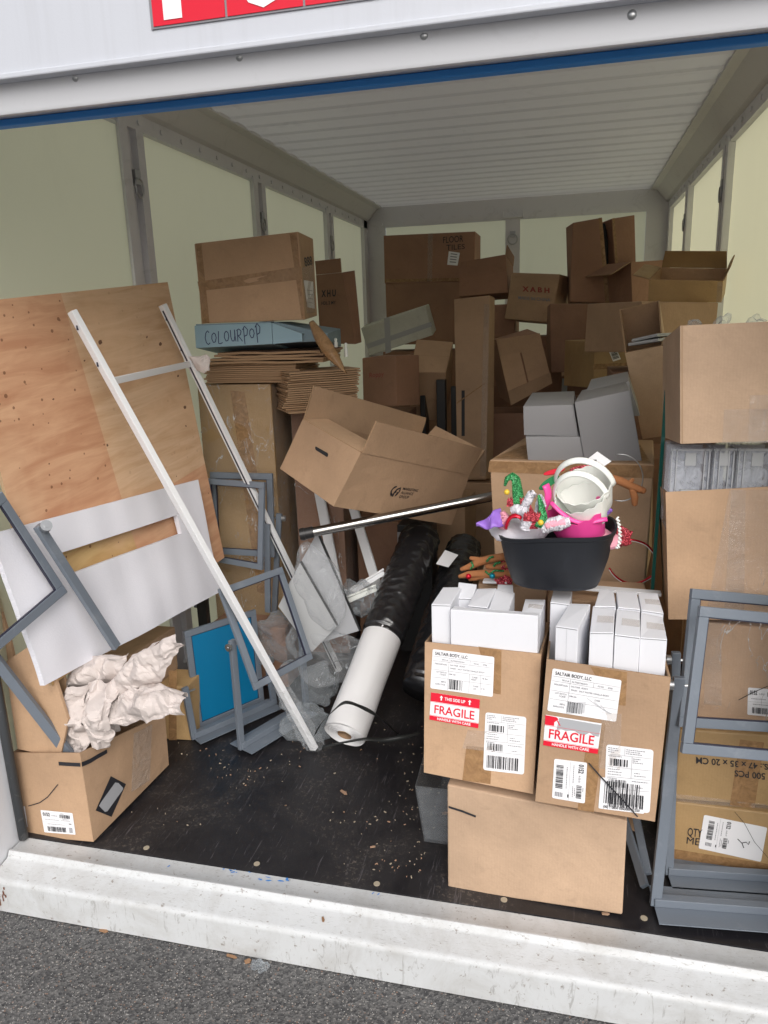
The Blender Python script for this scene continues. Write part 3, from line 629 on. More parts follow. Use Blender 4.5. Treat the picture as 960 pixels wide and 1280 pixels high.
  'b7': [(1.426, 0.268, 0.33), (1.472, 0.267, 0.33), (1.426, 0.322, 0.33), (1.468, 0.32, 0.33), (1.426, 0.268, 0.786), (1.472, 0.267, 0.782), (1.426, 0.322, 0.792), (1.468, 0.32, 0.79)],
  'c1': [(1.666, 0.058, 0.33), (1.723, 0.055, 0.33), (1.679, 0.213, 0.33), (1.732, 0.208, 0.33), (1.666, 0.058, 0.778), (1.723, 0.055, 0.779), (1.679, 0.213, 0.786), (1.732, 0.208, 0.784)],
  'c2': [(1.725, 0.059, 0.33), (1.78, 0.055, 0.33), (1.736, 0.211, 0.33), (1.791, 0.206, 0.33), (1.725, 0.059, 0.776), (1.78, 0.055, 0.775), (1.736, 0.211, 0.782), (1.791, 0.206, 0.78)],
  'c3': [(1.783, 0.06, 0.33), (1.841, 0.057, 0.33), (1.795, 0.207, 0.33), (1.848, 0.202, 0.33), (1.783, 0.06, 0.771), (1.841, 0.057, 0.771), (1.795, 0.207, 0.776), (1.848, 0.202, 0.773)],
  'c4': [(1.683, 0.209, 0.33), (1.736, 0.207, 0.33), (1.699, 0.339, 0.33), (1.734, 0.332, 0.33), (1.683, 0.209, 0.788), (1.736, 0.207, 0.787), (1.699, 0.339, 0.792), (1.734, 0.332, 0.791)],
  'c5': [(1.74, 0.21, 0.33), (1.792, 0.208, 0.33), (1.741, 0.333, 0.33), (1.794, 0.332, 0.33), (1.74, 0.21, 0.786), (1.792, 0.208, 0.784), (1.741, 0.333, 0.789), (1.794, 0.332, 0.786)],
  'c6': [(1.798, 0.209, 0.33), (1.85, 0.208, 0.33), (1.799, 0.335, 0.33), (1.847, 0.334, 0.33), (1.798, 0.209, 0.782), (1.85, 0.208, 0.779), (1.799, 0.335, 0.785), (1.847, 0.334, 0.784)],
  'c7': [(1.588, 0.063, 0.33), (1.64, 0.053, 0.33), (1.621, 0.213, 0.33), (1.671, 0.203, 0.33), (1.588, 0.063, 0.788), (1.64, 0.053, 0.788), (1.621, 0.213, 0.789), (1.671, 0.203, 0.791)],
  'c8': [(1.57, 0.204, 0.33), (1.619, 0.199, 0.33), (1.576, 0.3, 0.33), (1.627, 0.297, 0.33), (1.57, 0.204, 0.794), (1.619, 0.199, 0.792), (1.576, 0.3, 0.79), (1.627, 0.297, 0.789)],
}

# ================================================================== the setting
W, D, ZT, ZR, GZ = 2.256, 4.45, 2.25, 2.40, -.140
mb = MB(); mb.grid(lambda u, v: (-60+120*u, -60+120*v, GZ), 4, 4)
tag(mb.build('ground', M['asphalt']), kind='structure')

box_root = thing('storage_container', 'white storage container with open end, blue header seal and translucent walls, holding all the goods', 'storage container', (W/2, D/2, GZ))
R0 = box_root
mb = MB(); mb.bx(-.06, W+.06, .002, D, -.05, 0.); mb.build('floor_panel', M['floor'], R0)
mb = MB(); mb.bx(-.05, .03, .05, D, GZ, -.052); mb.bx(W-.03, W+.05, .05, D, GZ, -.052); mb.bx(.032, W-.032, .6, .7, GZ+.01, -.052); mb.build('chassis_beam', M['white_paint'], R0)
# screws in the floor
for u, v in ((183, 1060), (321, 1080), (471, 1105), (630, 1125), (805, 1148)):
    q = on(u, v, 2, 0); mb = MB(); mb.cyl((q[0], q[1], 0), (q[0], q[1], .0016), .009, 14); mb.build('screw', M['dust_pale'], R0)
# sill: extruded profile (y, z)
prof = [(.0, -.003), (-.052, -.004), (-.060, .001), (-.066, .001), (-.073, -.014), (-.080, -.018), (-.138, -.027), (-.146, -.030), (-.1515, -.037), (-.152, -.045), (-.152, -.136), (-.13, -.139), (.0, -.139)]
mb = MB()
NX = 40; ys = prof
def sillp(i, j): 
    y, z = ys[j]; x = -.0+(W-.0)*i/NX
    z += (.0012*noise.noise(Vector((x*5, y*22, 3))) if z > -.04 and 0 < j < 8 else 0)
    return (x, y, z)
for i in range(NX):
    for j in range(len(ys)-1): mb.poly([sillp(i, j), sillp(i+1, j), sillp(i+1, j+1), sillp(i, j+1)])
mb.build('sill', M['sill'], R0, smooth='auto')
# blue paint smears on the sill
rr = random.Random(4); mb = MB()
def smear(u, v, l, w_, a, y=-.03):
    q = on(u, v, 2, -.001); z = .0004 if q[1] > -.055 else -.012
    pts = []
    for k in range(9):
        t = 2*PI*k/9; r_ = rr.uniform(.5, 1.2); x, yy = l*r_*math.cos(t), w_*r_*math.sin(t)
        pts.append((q[0]+x*math.cos(a)-yy*math.sin(a), min(-.002, q[1]+x*math.sin(a)+yy*math.cos(a)), z))
    mb.poly(pts)
for k in range(26): smear(rr.uniform(270, 372), 1088+ (rr.uniform(-3, 3)) + 0.12*0, rr.uniform(.002, .009), rr.uniform(.0012, .003), rr.uniform(-1, 1))
mb.build('paint_smear', M['blue_mark'], R0); mb = MB()
for k in range(8): smear(330+rr.uniform(-8, 36), 1097+rr.uniform(-3, 5), rr.uniform(.004, .012), rr.uniform(.0015, .004), rr.uniform(-.5, .3))
mb.build('paint_smear', M['blue_mark'], R0)
for q4 in ((211, 1083), (466, 1117), (473, 1118)): mb = MB(); smear(*q4, .006, .002, 1.0); mb.build('paint_smear', M['blue_mark'], R0)
rr = random.Random(9)
mb = MB()
for k in range(8):
    z0 = rr.uniform(-.12, -.05); x = rr.uniform(.004, .05); h_ = rr.uniform(.01, .035)
    mb.poly([(x, -.1535, z0), (x+rr.uniform(.002, .008), -.1535, z0+.002), (x+rr.uniform(.002, .006), -.1535, z0+h_), (x-.001, -.1535, z0+h_*.7)])
mb.build('rust_patch', M['rust'], R0)

# front posts (outside) with black seals
mb = MB(); mb.bx(-.20, -.004, -.155, .02, GZ, 2.0); mb.build('corner_post', M['white_paint'], R0, bevel=.006)
mb = MB(); mb.bx(W+.004, W+.20, -.155, .02, GZ, 2.0); mb.build('corner_post', M['white_paint'], R0, bevel=.006)
mb = MB()
mb.tube([(.010, -.012, .004), (.006, -.012, .5), (.004, -.012, 1.97)], .014, 8); mb.build('door_seal', M['seal_black'], R0, smooth=True)
mb = MB(); mb.tube([(W-.010, -.012, .004), (W-.004, -.012, 1.97)], .010, 8); mb.build('door_seal', M['seal_black'], R0, smooth=True)

# header: lower rolled lip, upper panel set forward, underside, blue seal
mb = MB(); hp = [(-.13, 2.029), (-.125, 2.024), (-.121, 1.980), (-.118, 1.974), (-.112, 1.972), (-.105, 1.976), (-.085, 1.990), (-.012, 1.992), (.02, 2.00), (.02, 2.40)]
for a, b in zip(hp, hp[1:]): mb.poly([(-.2, a[0], a[1]), (W+.2, a[0], a[1]), (W+.2, b[0], b[1]), (-.2, b[0], b[1])])
mb.build('header_lip', M['white_paint'], R0, smooth='auto')
mb = MB(); mb.bx(-.2, W+.2, -.150, -.128, 2.030, 2.56); mb.bx(-.2, W+.2, -.156, -.128, 2.0295, 2.042); mb.build('header_panel', M['header'], R0, bevel=.003)
mb = MB(); mb.bx(-.02, W+.02, -.034, -.006, 1.976, 1.991); mb.build('header_seal', M['seal_blue'], R0, bevel=.003)
for u, v in ((94, 97), (299, 71), (530, 44), (790, 18)):
    q = on(u, v, 1, -.125); mb = MB(); mb.sphere((q[0], -.1235, q[2]), .0085, sy=.6); mb.build('rivet', M['bolt'], R0, smooth=True)
# the sign: four red squares with white capital letters, grey edges
sg_ = MB(); z0 = 2.088; sq = .158; x0 = .785
sg_.bx(x0-.004, x0+4*sq+.004, -.1532, -.1502, z0-.004, z0+sq*1.28+.004); sign = sg_.build('sign', M['ink_grey'], R0)
for k, ch in enumerate('PODS'):
    mb = MB(); xa = x0+k*sq+.0025; mb.bx(xa, xa+sq-.005, -.1550, -.1520, z0, z0+sq*1.28); mb.build('sign_square', M['red'], sign)
    mb = MB(); put_text(mb, lambda x, y, off=0, xa=xa: (xa+x, -.1562, z0+y), ch, (.024 if ch == 'P' else .018), .018, .150, 0, bold=.045, width=(.115 if ch != 'P' else .11))
    mb.build('letter', M['white_print'], sign)

# roof sheet with cross ribs, and coves along the sides
mb = MB(); n_r = 26; pit = (D-.0)/n_r; prof = []
for i in range(n_r):
    y = i*pit+.02; prof += [(y, ZR), (y+pit*.56, ZR), (y+pit*.66, ZR-.007), (y+pit*.90, ZR-.007)]
prof.append((D, ZR))
for a, b in zip(prof, prof[1:]): mb.poly([(.10, a[0], a[1]), (W-.10, a[0], a[1]), (W-.10, b[0], b[1]), (.10, b[0], b[1])])
mb.build('roof', M['roof_sheet'], R0)
mb = MB(); mb.bx(-.05, .11, .021, D+.05, ZR+.021, ZR+.03); mb.bx(W-.11, W+.05, .021, D+.05, ZR+.021, ZR+.03); mb.build('roof_edge', M['white_paint'], R0)
for s, xw, sx in ((0, -.02, 1), (1, W+.02, -1)):
    mb = MB(); cp = [(0, ZT+.045), (.02*sx, ZT+.055), (.085*sx, ZR-.02), (.10*sx, ZR-.018), (.125*sx, ZR-.013), (.125*sx, ZR+.02), (0, ZR+.02)]
    for a, b in zip(cp, cp[1:]+cp[:1]): mb.poly([(xw+a[0]+.02*sx, .021, a[1]), (xw+b[0]+.02*sx, .021, b[1]), (xw+b[0]+.02*sx, D-.01, b[1]), (xw+a[0]+.02*sx, D-.01, a[1])])
    mb.build('roof_cove', M['roof'], R0)
    mb = MB(); mb.bx(*sorted((xw-.01*sx, xw+.020*sx)), .021, D-.01, ZT-.012, ZT+.046)
    for k in range(int((D-.2)/.165)):
        y = .12+k*.165; mb.cyl((xw+.02*sx, y, ZT+.016), (xw+.027*sx, y, ZT+.016), .010, 10)
    mb.build('trim_rail', M['steel_paint'], R0)
    mb = MB(); mb.bx(*sorted((xw-.01*sx, xw+.020*sx)), .021, D-.01, 0.001, .09); mb.build('kick_rail', M['steel_paint'], R0)
    # wall sheets between posts
    cols = [1.0, 2.2, 3.4]; ed = [.02]+cols+[D-.02]
    for a, b in zip(ed, ed[1:]):
        mb = MB(); mb.bx(*sorted((xw-.012*sx, xw-.008*sx)), a+.03, b+.03, .03, ZT+.03); mb.build('wall_panel', M['fibre'], R0)
    for yc in cols:
        mb = MB()
        mb.bx(*sorted((xw-.02*sx, xw+.030*sx)), yc, yc+.014, .03, ZT+.005)         # bright flange
        mb.bx(*sorted((xw+.022*sx, xw+.030*sx)), yc-.040, yc, .03, ZT+.005)
        mb.bx(*sorted((xw-.02*sx, xw-.004*sx)), yc+.014, yc+.085, .03, ZT-.01)      # recess
        mb.bx(*sorted((xw-.02*sx, xw+.022*sx)), yc+.085, yc+.098, .03, ZT-.01)
        mb.bx(*sorted((xw+.014*sx, xw+.022*sx)), yc+.098, yc+.135, .03, ZT-.01)
        post = mb.build('wall_post', M['steel_paint'], R0)
        for zr in ((2.04, .62) if s == 0 else (2.04,)):
            mb = MB(); mb.bx(*sorted((xw-.004*sx, xw+.034*sx)), yc+.030, yc+.068, zr, zr+.05)
            mb.tube([(xw+.034*sx, yc+.05+.028*math.sin(2*PI*k/16), zr-.012+.034*math.cos(2*PI*k/16)) for k in range(16)], .004, 6, closed=True)
            mb.build('tie_ring', M['bolt'], post, smooth='auto')
    mb = MB(); mb.bx(*sorted((xw-.02*sx, xw+.02*sx)), D-.11, D-.004, .0, ZT+.046); mb.build('corner_column', M['steel_paint'], R0)
# back wall
mb = MB(); mb.bx(-.02, W+.02, D-.002, D+.012, ZT+.0, ZR+.02); mb.bx(0.0, W, D-.014, D-.002, ZT-.012, ZT+.046)
for k in range(13): mb.cyl((.12+k*.168, D-.014, ZT+.016), (.12+k*.168, D-.022, ZT+.016), .010, 10)
mb.build('trim_rail', M['steel_paint'], R0)
for a, b in ((.0, .15), (W-.15, W)):
    mb = MB(); mb.bx(a, b, D-.012, D-.002, 0.0, ZT-.012)
    for k in range(7): mb.cyl((b-.02 if a < 1 else a+.02, D-.012, .2+k*.3), (b-.02 if a < 1 else a+.02, D-.019, .2+k*.3), .009, 10)
    mb.build('corner_column', M['steel_paint'], R0)
mb = MB(); xc = on(641, 300, 1, D)[0]; mb.bx(xc-.055, xc+.055, D-.016, D-.002, 0.0, ZT-.012); mb.bx(xc-.075, xc+.075, D-.03, D-.014, ZT+.0, ZT+.012); mb.bx(xc-.078, xc-.070, D-.03, D-.014, ZT, ZT+.05); mb.bx(xc+.070, xc+.078, D-.03, D-.014, ZT, ZT+.05)
post = mb.build('wall_post', M['steel_paint'], R0)
mb = MB(); zr = on(641, 297, 1, D)[2]; mb.bx(xc-.02, xc+.02, D-.026, D-.016, zr, zr+.045)
mb.tube([(xc+.036*math.sin(2*PI*k/16), D-.03, zr-.015+.036*math.cos(2*PI*k/16)) for k in range(16)], .0045, 6, closed=True)
mb.build('tie_ring', M['bolt'], post, smooth='auto')
for a, b in ((.15, xc), (xc, W-.15)):
    mb = MB(); mb.bx(a, b, D+.003, D+.007, .0, ZT); mb.build('wall_panel', M['fibre'], R0)
# outer skin above so no daylight leaks
mb = MB(); mb.bx(-.06, W+.06, D+.013, D+.03, ZT+.02, ZR+.03); mb.bx(-.06, -.035, .02, D+.03, ZT+.03, ZR+.03); mb.bx(W+.035, W+.06, .02, D+.03, ZT+.03, ZR+.03); mb.build('roof_edge', M['white_paint'], R0)

# ================================================================== labels and prints
def lab_fragile(torn=False):
    def d(mb, f, A):
        R_, Wh = mb.mat(M['red']), mb.mat(M['white_print'])
        put_rect(mb, f, 0, .0, A, .16, R_, .0006)
        if torn:
            mb.poly([f(0, .62+.06, .0006), f(A*.17, .68, .0006), f(A*.17, .80, .0006), f(A*.24, .92, .0006), f(A*.20, .98, .0006), f(0, .99, .0006)], R_)
            g_ = mb.mat(M['board_white']); rr = random.Random(3)
            mb.poly([f(A*(.22+.76*k/9), .60+rr.uniform(-.07, .07), .0005) for k in range(10)]+[f(A, .95, .0005), f(A*.25, .97, .0005)], g_)
            put_line(mb, f, [(A*.20, .92), (A*.28, .72)], .03, R_, .0009)
        else:
            put_rect(mb, f, 0, .68, A, 1, R_, .0006)
            put_text(mb, f, 'THIS SIDE UP', A*.5, .79, .105, Wh, .0012, .02, A*.42, center=True)
            for cx in (.22, .80):
                put_rect(mb, f, A*cx-.022, .76, A*cx+.022, .86, Wh, .0012)
                mb.poly([f(A*cx-.06, .86, .0012), f(A*cx+.06, .86, .0012), f(A*cx, .94, .0012)], Wh)
        put_rect(mb, f, 0, .175, A, .185, R_, .0006); put_rect(mb, f, 0, .655, A, .665, R_, .0006)
        put_text(mb, f, 'FRAGILE', A*.5, .27, .30, R_, .0010, .015, A*.82, center=True)
        put_text(mb, f, 'HANDLE WITH CARE', A*.5, .045, .085, Wh, .0012, .02, A*.68, center=True)
    return d
def lab_saltair(smudged=False):
    def d(mb, f, A):
        K, G = mb.mat(M['ink']), mb.mat(M['ink_grey'])
        put_text(mb, f, 'SALTAIR BODY, LLC', .07, .87, .075, K, .001, .02, A*.53)
        for y in (.83, .72, .50, .30): put_line(mb, f, [(.02, y), (A-.02, y)], .006, G)
        put_line(mb, f, [(A*.28, .83), (A*.28, .02)], .006, G); put_line(mb, f, [(A*.62, .83), (A*.62, .72)], .006, G)
        if not smudged: put_line(mb, f, [(A*.62, .5), (A*.62, .02)], .006, G); put_line(mb, f, [(A*.8, .5), (A*.8, .02)], .006, G)
        for tx, x, y, w_ in (('SKU #', .16, .75, .1), ('ALTRETAIL041', .30, .75, .23), ('PO NO.', .68, .75, .09), ('4798', .82, .75, .07), ('DESCRIPTION', .05, .63, .20), ('SALTAIR  BODY', .30, .64, .25), ('WASH   SALT WATER VANILLA BODY', .30, .56, .56), ('LOT BATCH', .08, .43, .17), ('CODE', .14, .37, .1), ('24M 10A', .29, .41, .11), ('MFG', .17, .19, .08), ('BARCODE', .08, .12, .16)):
            put_text(mb, f, tx, A*x, y, .038, G, .001, .015, A*w_)
        if smudged:
            g_ = mb.mat(M['board_white']); put_bars(mb, f, A*.29, .05, A*.52, .30, K, 7, 16)
            for k in range(9): put_line(mb, f, [(A*.28, .02+.03*k), (A*.54, .10+.03*k)], .012, g_, .0016)
            for k in range(3): put_line(mb, f, [(A*(.55+.1*k), .45-.05*k), (A*(.75+.06*k), .28-.05*k), (A*.92, .18)], .008, g_, .0016)
            put_text(mb, f, 'CASE', A*.66, .41, .038, G, .001, .015, A*.08)
        else:
            put_bars(mb, f, A*.30, .05, A*.53, .30, K, 7, 16)
            for tx, x, y in (('CASE', .66, .41), ('WEIGHT', .645, .35), ('18 lbs', .82, .41), ('CASE', .68, .19), ('QTY', .69, .12), ('12', .82, .15)): put_text(mb, f, tx, A*x, y, .038, G, .001, .015, A*.09 if len(tx) > 3 else A*.05)
    return d
def lab_ship(mb, f, A):
    K, G = mb.mat(M['ink']), mb.mat(M['ink_grey'])
    for y in (.86, .67, .52, .34): put_line(mb, f, [(.02, y), (A-.02, y)], .004, G)
    put_line(mb, f, [(A*.40, .98), (A*.40, .86)], .004, G); put_line(mb, f, [(A*.56, .86), (A*.56, .52)], .004, G)
    rr = random.Random(5)
    for x, y, w_ in ((.04, .95, .2), (.04, .92, .22), (.04, .89, .14), (.43, .95, .4), (.43, .92, .3), (.43, .89, .34), (.58, .82, .16), (.58, .79, .12), (.58, .76, .22), (.05, .63, .25), (.05, .59, .30), (.05, .55, .3), (.62, .60, .12), (.62, .56, .25), (.58, .47, .35), (.68, .38, .14), (.05, .83, .3), (.05, .49, .2)):
        t = 0
        while t < w_:
            q = rr.uniform(.02, .05); put_rect(mb, f, A*(x+t), y, A*(x+min(t+q, w_)), y+.012, G); t += q+.012
    put_bars(mb, f, A*.10, .69, A*.50, .80, K, 3, 20); put_bars(mb, f, A*.08, .36, A*.48, .48, K, 4, 22); put_bars(mb, f, A*.08, .05, A*.86, .27, K, 8, 40)
def lab_0152(mb, f, A):
    K, G = mb.mat(M['ink']), mb.mat(M['ink_grey'])
    put_text(mb, f, '0152', A*.06, .76, .15, K, .001, .03, A*.22); put_text(mb, f, 'A-05-01', A*.33, .77, .06, G, .001, .01, A*.18)
    put_bars(mb, f, A*.58, .72, A*.9, .88, K, 11, 26); put_rect(mb, f, A*.62, .91, A*.72, .93, G)
    for y, a, b in ((.60, .10, .55), (.60, .62, .9), (.40, .16, .70), (.66, .66, .86)):
        x = a; rr = random.Random(int(y*100))
        while x < b: q = rr.uniform(.02, .05); put_rect(mb, f, A*x, y, A*min(x+q, b), y+.022, G); x += q+.012
    put_line(mb, f, [(.02, .50), (A-.02, .50)], .006, G); put_rect(mb, f, A*.84, .46, A*.92, .50, K)
    put_bars(mb, f, A*.14, .08, A*.72, .30, K, 12, 40)
    for k in range(5): put_rect(mb, f, A*.82, .08+.05*k, A*.93, .11+.05*k, G)

CART = {}
def place_label(key, face, BL, BR, TR, TL, draw, lbl=None, m='label', name='label', rnd=.04):
    o, h = CART[key]; f, A = h.photo_mapper(face, BL, BR, TR, TL); return label_sheet(h, o, f, A, draw, m, name, lbl, rnd)
def photo_strip(key, face, BL, BR, TR, TL, m='tape', name='tape', off=.0008):
    o, h = CART[key]; f, A = h.photo_mapper(face, BL, BR, TR, TL); mb = MB(); rr = random.Random(BL[0])
    mb.grid(lambda a, b: f(a*A, b, off-.0016+rr.random()*.0007), 6, 6); return mb.build(name, M[m], o, smooth=True)
def pen(key, face, strokes, wd, m='ink', name='marker_line', off=.001):
    """strokes: photo points on a carton face; wd in metres"""
    o, h = CART[key]; mb = MB(); Wd, Hd = h.size(face)
    f = lambda x, y, off=0: h.pt(face, x/Wd, y/Hd, off+.0016)
    for st in strokes:
        q = [h.uv(face, *p) for p in st]; put_line(mb, f, [(a*Wd, b*Hd) for a, b in q], wd, 0, off)
    return mb.build(name, M[m], o, weld=False)
def print_text(key, face, BL, BR, TR, TL, txt, m='ink', bold=.02, name='print', off=0.):
    o, h = CART[key]; f, A = h.photo_mapper(face, BL, BR, TR, TL); mb = MB()
    put_text(mb, f, txt, 0, 0, 1., 0, off, bold, A); return mb.build(name, M[m], o, weld=False)

# ------------------------------------------------------------------ right foreground: the two labelled cartons on a plain one
CART['D'] = carton('D', 'cardboard_box', 'plain brown closed carton on the floor holding up the two fragile cartons', tone='card_pale')
pen('D', 'f', [[(561, 1008), (577, 1013), (595, 1020)]], .006, 'ink', 'marker_line')
CART['B'] = carton('B', 'cardboard_box', 'open brown carton with a complete red fragile sticker, filled with slim white boxes', opened=True, t=.005)
photo_strip('B', 'f', (614, 866), (626, 868), (627, 812), (598, 808)); photo_strip('B', 'f', (578, 975), (613, 980), (616, 935), (583, 932))
photo_strip('B', 'f', (578, 935), (618, 940), (622, 915), (585, 912), 'clear_tape', 'clear_tape', .0012)
place_label('B', 'f', (538, 860), (616, 871), (618, 821), (541, 811), lab_saltair(), 'white shipper label printed SALTAIR BODY, LLC')
place_label('B', 'f', (537, 899), (598, 910), (600, 874), (539, 865), lab_fragile(), 'complete red and white FRAGILE sticker', name='fragile_sticker', rnd=.005)
place_label('B', 'f', (604, 962), (655, 968), (658, 896), (607, 890), lab_ship, 'tall white shipping label with three barcodes')
CART['C'] = carton('C', 'cardboard_box', 'open brown carton with torn fragile sticker and black pen slash, full of slim white boxes', opened=True, t=.005)
photo_strip('C', 'f', (722, 1012), (742, 1015), (757, 905), (737, 900)); photo_strip('C', 'f', (765, 880), (782, 882), (784, 840), (738, 833))
photo_strip('C', 'f', (748, 960), (775, 962), (777, 892), (752, 890), 'clear_tape', 'clear_tape', .0012)
place_label('C', 'f', (684, 888), (770, 902), (777, 850), (691, 835), lab_saltair(True), 'scuffed white shipper label with smeared barcode')
place_label('C', 'f', (679, 931), (747, 942), (752, 904), (682, 893), lab_fragile(True), 'torn red and white FRAGILE sticker', name='fragile_sticker', rnd=.005)
place_label('C', 'f', (755, 1011), (812, 1016), (817, 937), (758, 930), lab_ship, 'tall white shipping label under a pen slash')
def lab_side(mb, f, A):   # the 0152 label turned a quarter
    g = lambda x, y, off=0: f(y*A, 1-x/1.35, off); lab_0152(mb, g, 1.35)
place_label('C', 'f', (690, 997), (731, 1004), (734, 953), (693, 948), lab_side, 'white 0152 label turned on its side')
def lab_bars(mb, f, A):
    K = mb.mat(M['ink']); put_bars(mb, f, A*.1, .2, A*.9, .92, K, 21, 36); put_text(mb, f, '(00) 1 0850 0363001 01250', A*.1, .05, .08, K, .001, .02, A*.8)
place_label('C', 'f', (748, 1010), (805, 1017), (808, 979), (751, 971), lab_bars, 'wide barcode sticker crossed by a pen slash', name='barcode_sticker')
pen('C', 'f', [[(736, 952), (750, 968), (765, 984), (780, 1000), (797, 1019)]], .0035, 'ink', 'marker_line', .006)

SW = 'slim white boxes standing in the open cartons'
WH = {'b1': 'broad flat white box across the front of the left fragile carton', 'b2': 'slim white box at the left front corner of the left fragile carton',
      'b3': 'short white box peeking up behind the left corner one in the left fragile carton', 'b4': 'white box standing behind the left half of the broad flat one', 'b5': 'white box standing behind the middle of the broad flat one',
      'b6': 'white box at the right end of the left fragile carton', 'b7': 'white box furthest back in the middle of the left fragile carton',
      'c1': 'front row white box, first of the three taped ones in the right fragile carton', 'c2': 'front row white box, middle of the three taped ones in the right fragile carton', 'c3': 'front row white box, rightmost of the three taped ones in the right fragile carton',
      'c4': 'back row white box, leftmost behind the three taped ones', 'c5': 'back row white box, middle behind the three taped ones', 'c6': 'back row white box, rightmost behind the three taped ones',
      'c7': 'white box turned askew at the left of the right fragile carton', 'c8': 'white box furthest left in the right fragile carton, half under the black basket'}
for k, lb in WH.items():
    rj = random.Random(k); P = [V3(q)+Vector((rj.uniform(-1, 1), rj.uniform(-1, 1), rj.uniform(-1.5, 1.5)))*.0016 for q in BOX[k]]
    h = Hex(P); base = (P[0]+P[1]+P[2]+P[3])/4; o = thing('white_box', lb, 'box', base, SW)
    mb = MB(); mb.hexa(P); mb.build('body', M['carton_white'], o, bevel=.0016)
    if k != 'b1':
        mb = MB(); mb.grid(lambda a, b: h.pt('f', .03+.94*a, 1-.004*b-.004, .0008), 1, 1); mb.build('lid_seam', M['ink_grey'], o)
        mb = MB(); mb.grid(lambda a, b: h.pt('u', .06+.88*a, .93-.004*b, .0008), 1, 1); mb.grid(lambda a, b: h.pt('f', .5+.006*b, .55+.44*a, .0008), 1, 1) if k in ('b6', 'c7') else None; mb.build('tuck_line', M['ink_grey'], o)
        if k in ('c1', 'c2', 'c3', 'b6', 'c6'): strip_on(h, o, 'u', .25, .35, .98, .62, 'clear_tape', 'clear_tape', 2)
    else:
        mb = MB(); mb.grid(lambda a, b: h.pt('u', a, .45+.03*b, .0008), 1, 1); mb.build('lid_seam', M['ink_grey'], o)

# ------------------------------------------------------------------ left foreground: the open carton and what is in it
CART['LL'] = carton('LL', 'cardboard_box', 'open brown carton at the left of the doorway, crumpled white paper spilling out', opened=True, t=.005)
place_label('LL', 'f', (56, 1040), (95, 1043), (91, 1016), (51, 1012), lab_0152, 'white 0152 barcode label')
pen('LL', 'f', [[(74, 954), (90, 955), (101, 955.5)]], .012, 'ink', 'tape_stripe')
pen('LL', 'r', [[(101.5, 955.5), (112, 951), (122, 945), (133, 939)]], .012, 'ink', 'tape_stripe')
pen('LL', 'f', [[(36, 1007), (50, 1003), (60, 996), (73, 980)]], .003, 'ink', 'marker_line')
def lab_patch(mb, f, A):
    k = mb.mat(M['board_white']); mb.poly([f(A*.06, .14, .001), f(A*.50, .06, .001), f(A*.62, .10, .001), f(A*.95, .80, .001), f(A*.93, .86, .001), f(A*.55, .93, .001), f(A*.36, .90, .001), f(A*.08, .24, .001)], k)
place_label('LL', 'r', (119, 1013), (139, 1021), (157, 980), (138, 970), lab_patch, 'black sticker with a pale worn patch', m='ink', name='sticker', rnd=.01)
photo_strip('LL', 'r', (164, 990), (187, 975), (190, 905), (167, 917), 'clear_tape', 'clear_tape')

# ------------------------------------------------------------------ right stack
CART['J'] = carton('J', 'cardboard_box', 'lowest taped brown carton behind the right sign stand, printed QTY, with a 0152 label', tone='kraft')
photo_strip('J', 'f', (834, 1076), (1000, 1098), (1000, 1086), (836, 1060)); 
print_text('J', 'f', (859, 1044), (877, 1046.5), (878, 1036.5), (860, 1034), 'QTY', bold=.01); print_text('J', 'f', (858, 1054), (874, 1056.5), (875, 1047.5), (859, 1045.5), 'ME', bold=0.)
def lab_cross(mb, f, A):
    g = lambda x, y, off=0: f(A*(.06+.42*y), 1-x/1.45, off); lab_0152(mb, g, 1.35); K = mb.mat(M['ink'])
    put_line(mb, f, [(A*.58, .52), (A*.66, .42), (A*.70, .30)], .022, K, .0014); put_line(mb, f, [(A*.66, .43), (A*.72, .48), (A*.76, .42), (A*.77, .52)], .022, K, .0014)
place_label('J', 'f', (873, 1060), (951, 1077), (959, 1034), (880, 1018), lab_cross, 'large white 0152 label with a black tick')
pen('J', 'f', [[(918, 1014), (930, 1028), (943, 1052), (962, 1074)]], .0012)
CART['I'] = carton('I', 'cardboard_box', 'brown carton printed upside down 47 x 35 x 20 CM behind the right sign stands', tone='kraft')
photo_strip('I', 'f', (912, 1006), (943, 1010), (955, 928), (925, 924)); photo_strip('I', 'f', (843, 1001), (1000, 1018), (1000, 1010), (844, 992), 'clear_tape', 'clear_tape')
print_text('I', 'f', (960, 955), (870, 946), (870, 954), (960, 962), 'S.: 47 x 35 x 20 CM')
print_text('I', 'f', (962, 967), (918, 962.5), (918, 970), (962, 975), ': 500 PCS')
CART['H'] = carton('H', 'cardboard_box', 'brown carton wrapped in shiny film with a 0152 label, seen through the right sign frames', tone='card')
photo_strip('H', 'f', (870, 905), (985, 915), (985, 775), (872, 775), 'film', 'shrink_wrap', .0015); photo_strip('H', 'f', (880, 880), (902, 882), (902, 778), (880, 778), 'clear_tape', 'clear_tape')
place_label('H', 'f', (934, 893), (976, 897), (977, 862), (935, 859), lab_0152, 'white 0152 label with a pen stroke')
pen('H', 'f', [[(923, 874), (940, 865), (975, 850)]], .0018, off=.003)
CART['G'] = carton('G', 'cardboard_box', 'open brown carton on the right stack holding clear display cases', opened=True)
photo_strip('G', 'f', (882, 770), (975, 770), (985, 612), (912, 612), 'clear_tape', 'clear_tape'); photo_strip('G', 'f', (905, 770), (930, 770), (932, 612), (914, 612), 'clear_tape', 'clear_tape')
CART['F'] = carton('F', 'cardboard_box', 'big open brown carton on top of the right stack above the clear display cases', opened=True, tone='card_pale')
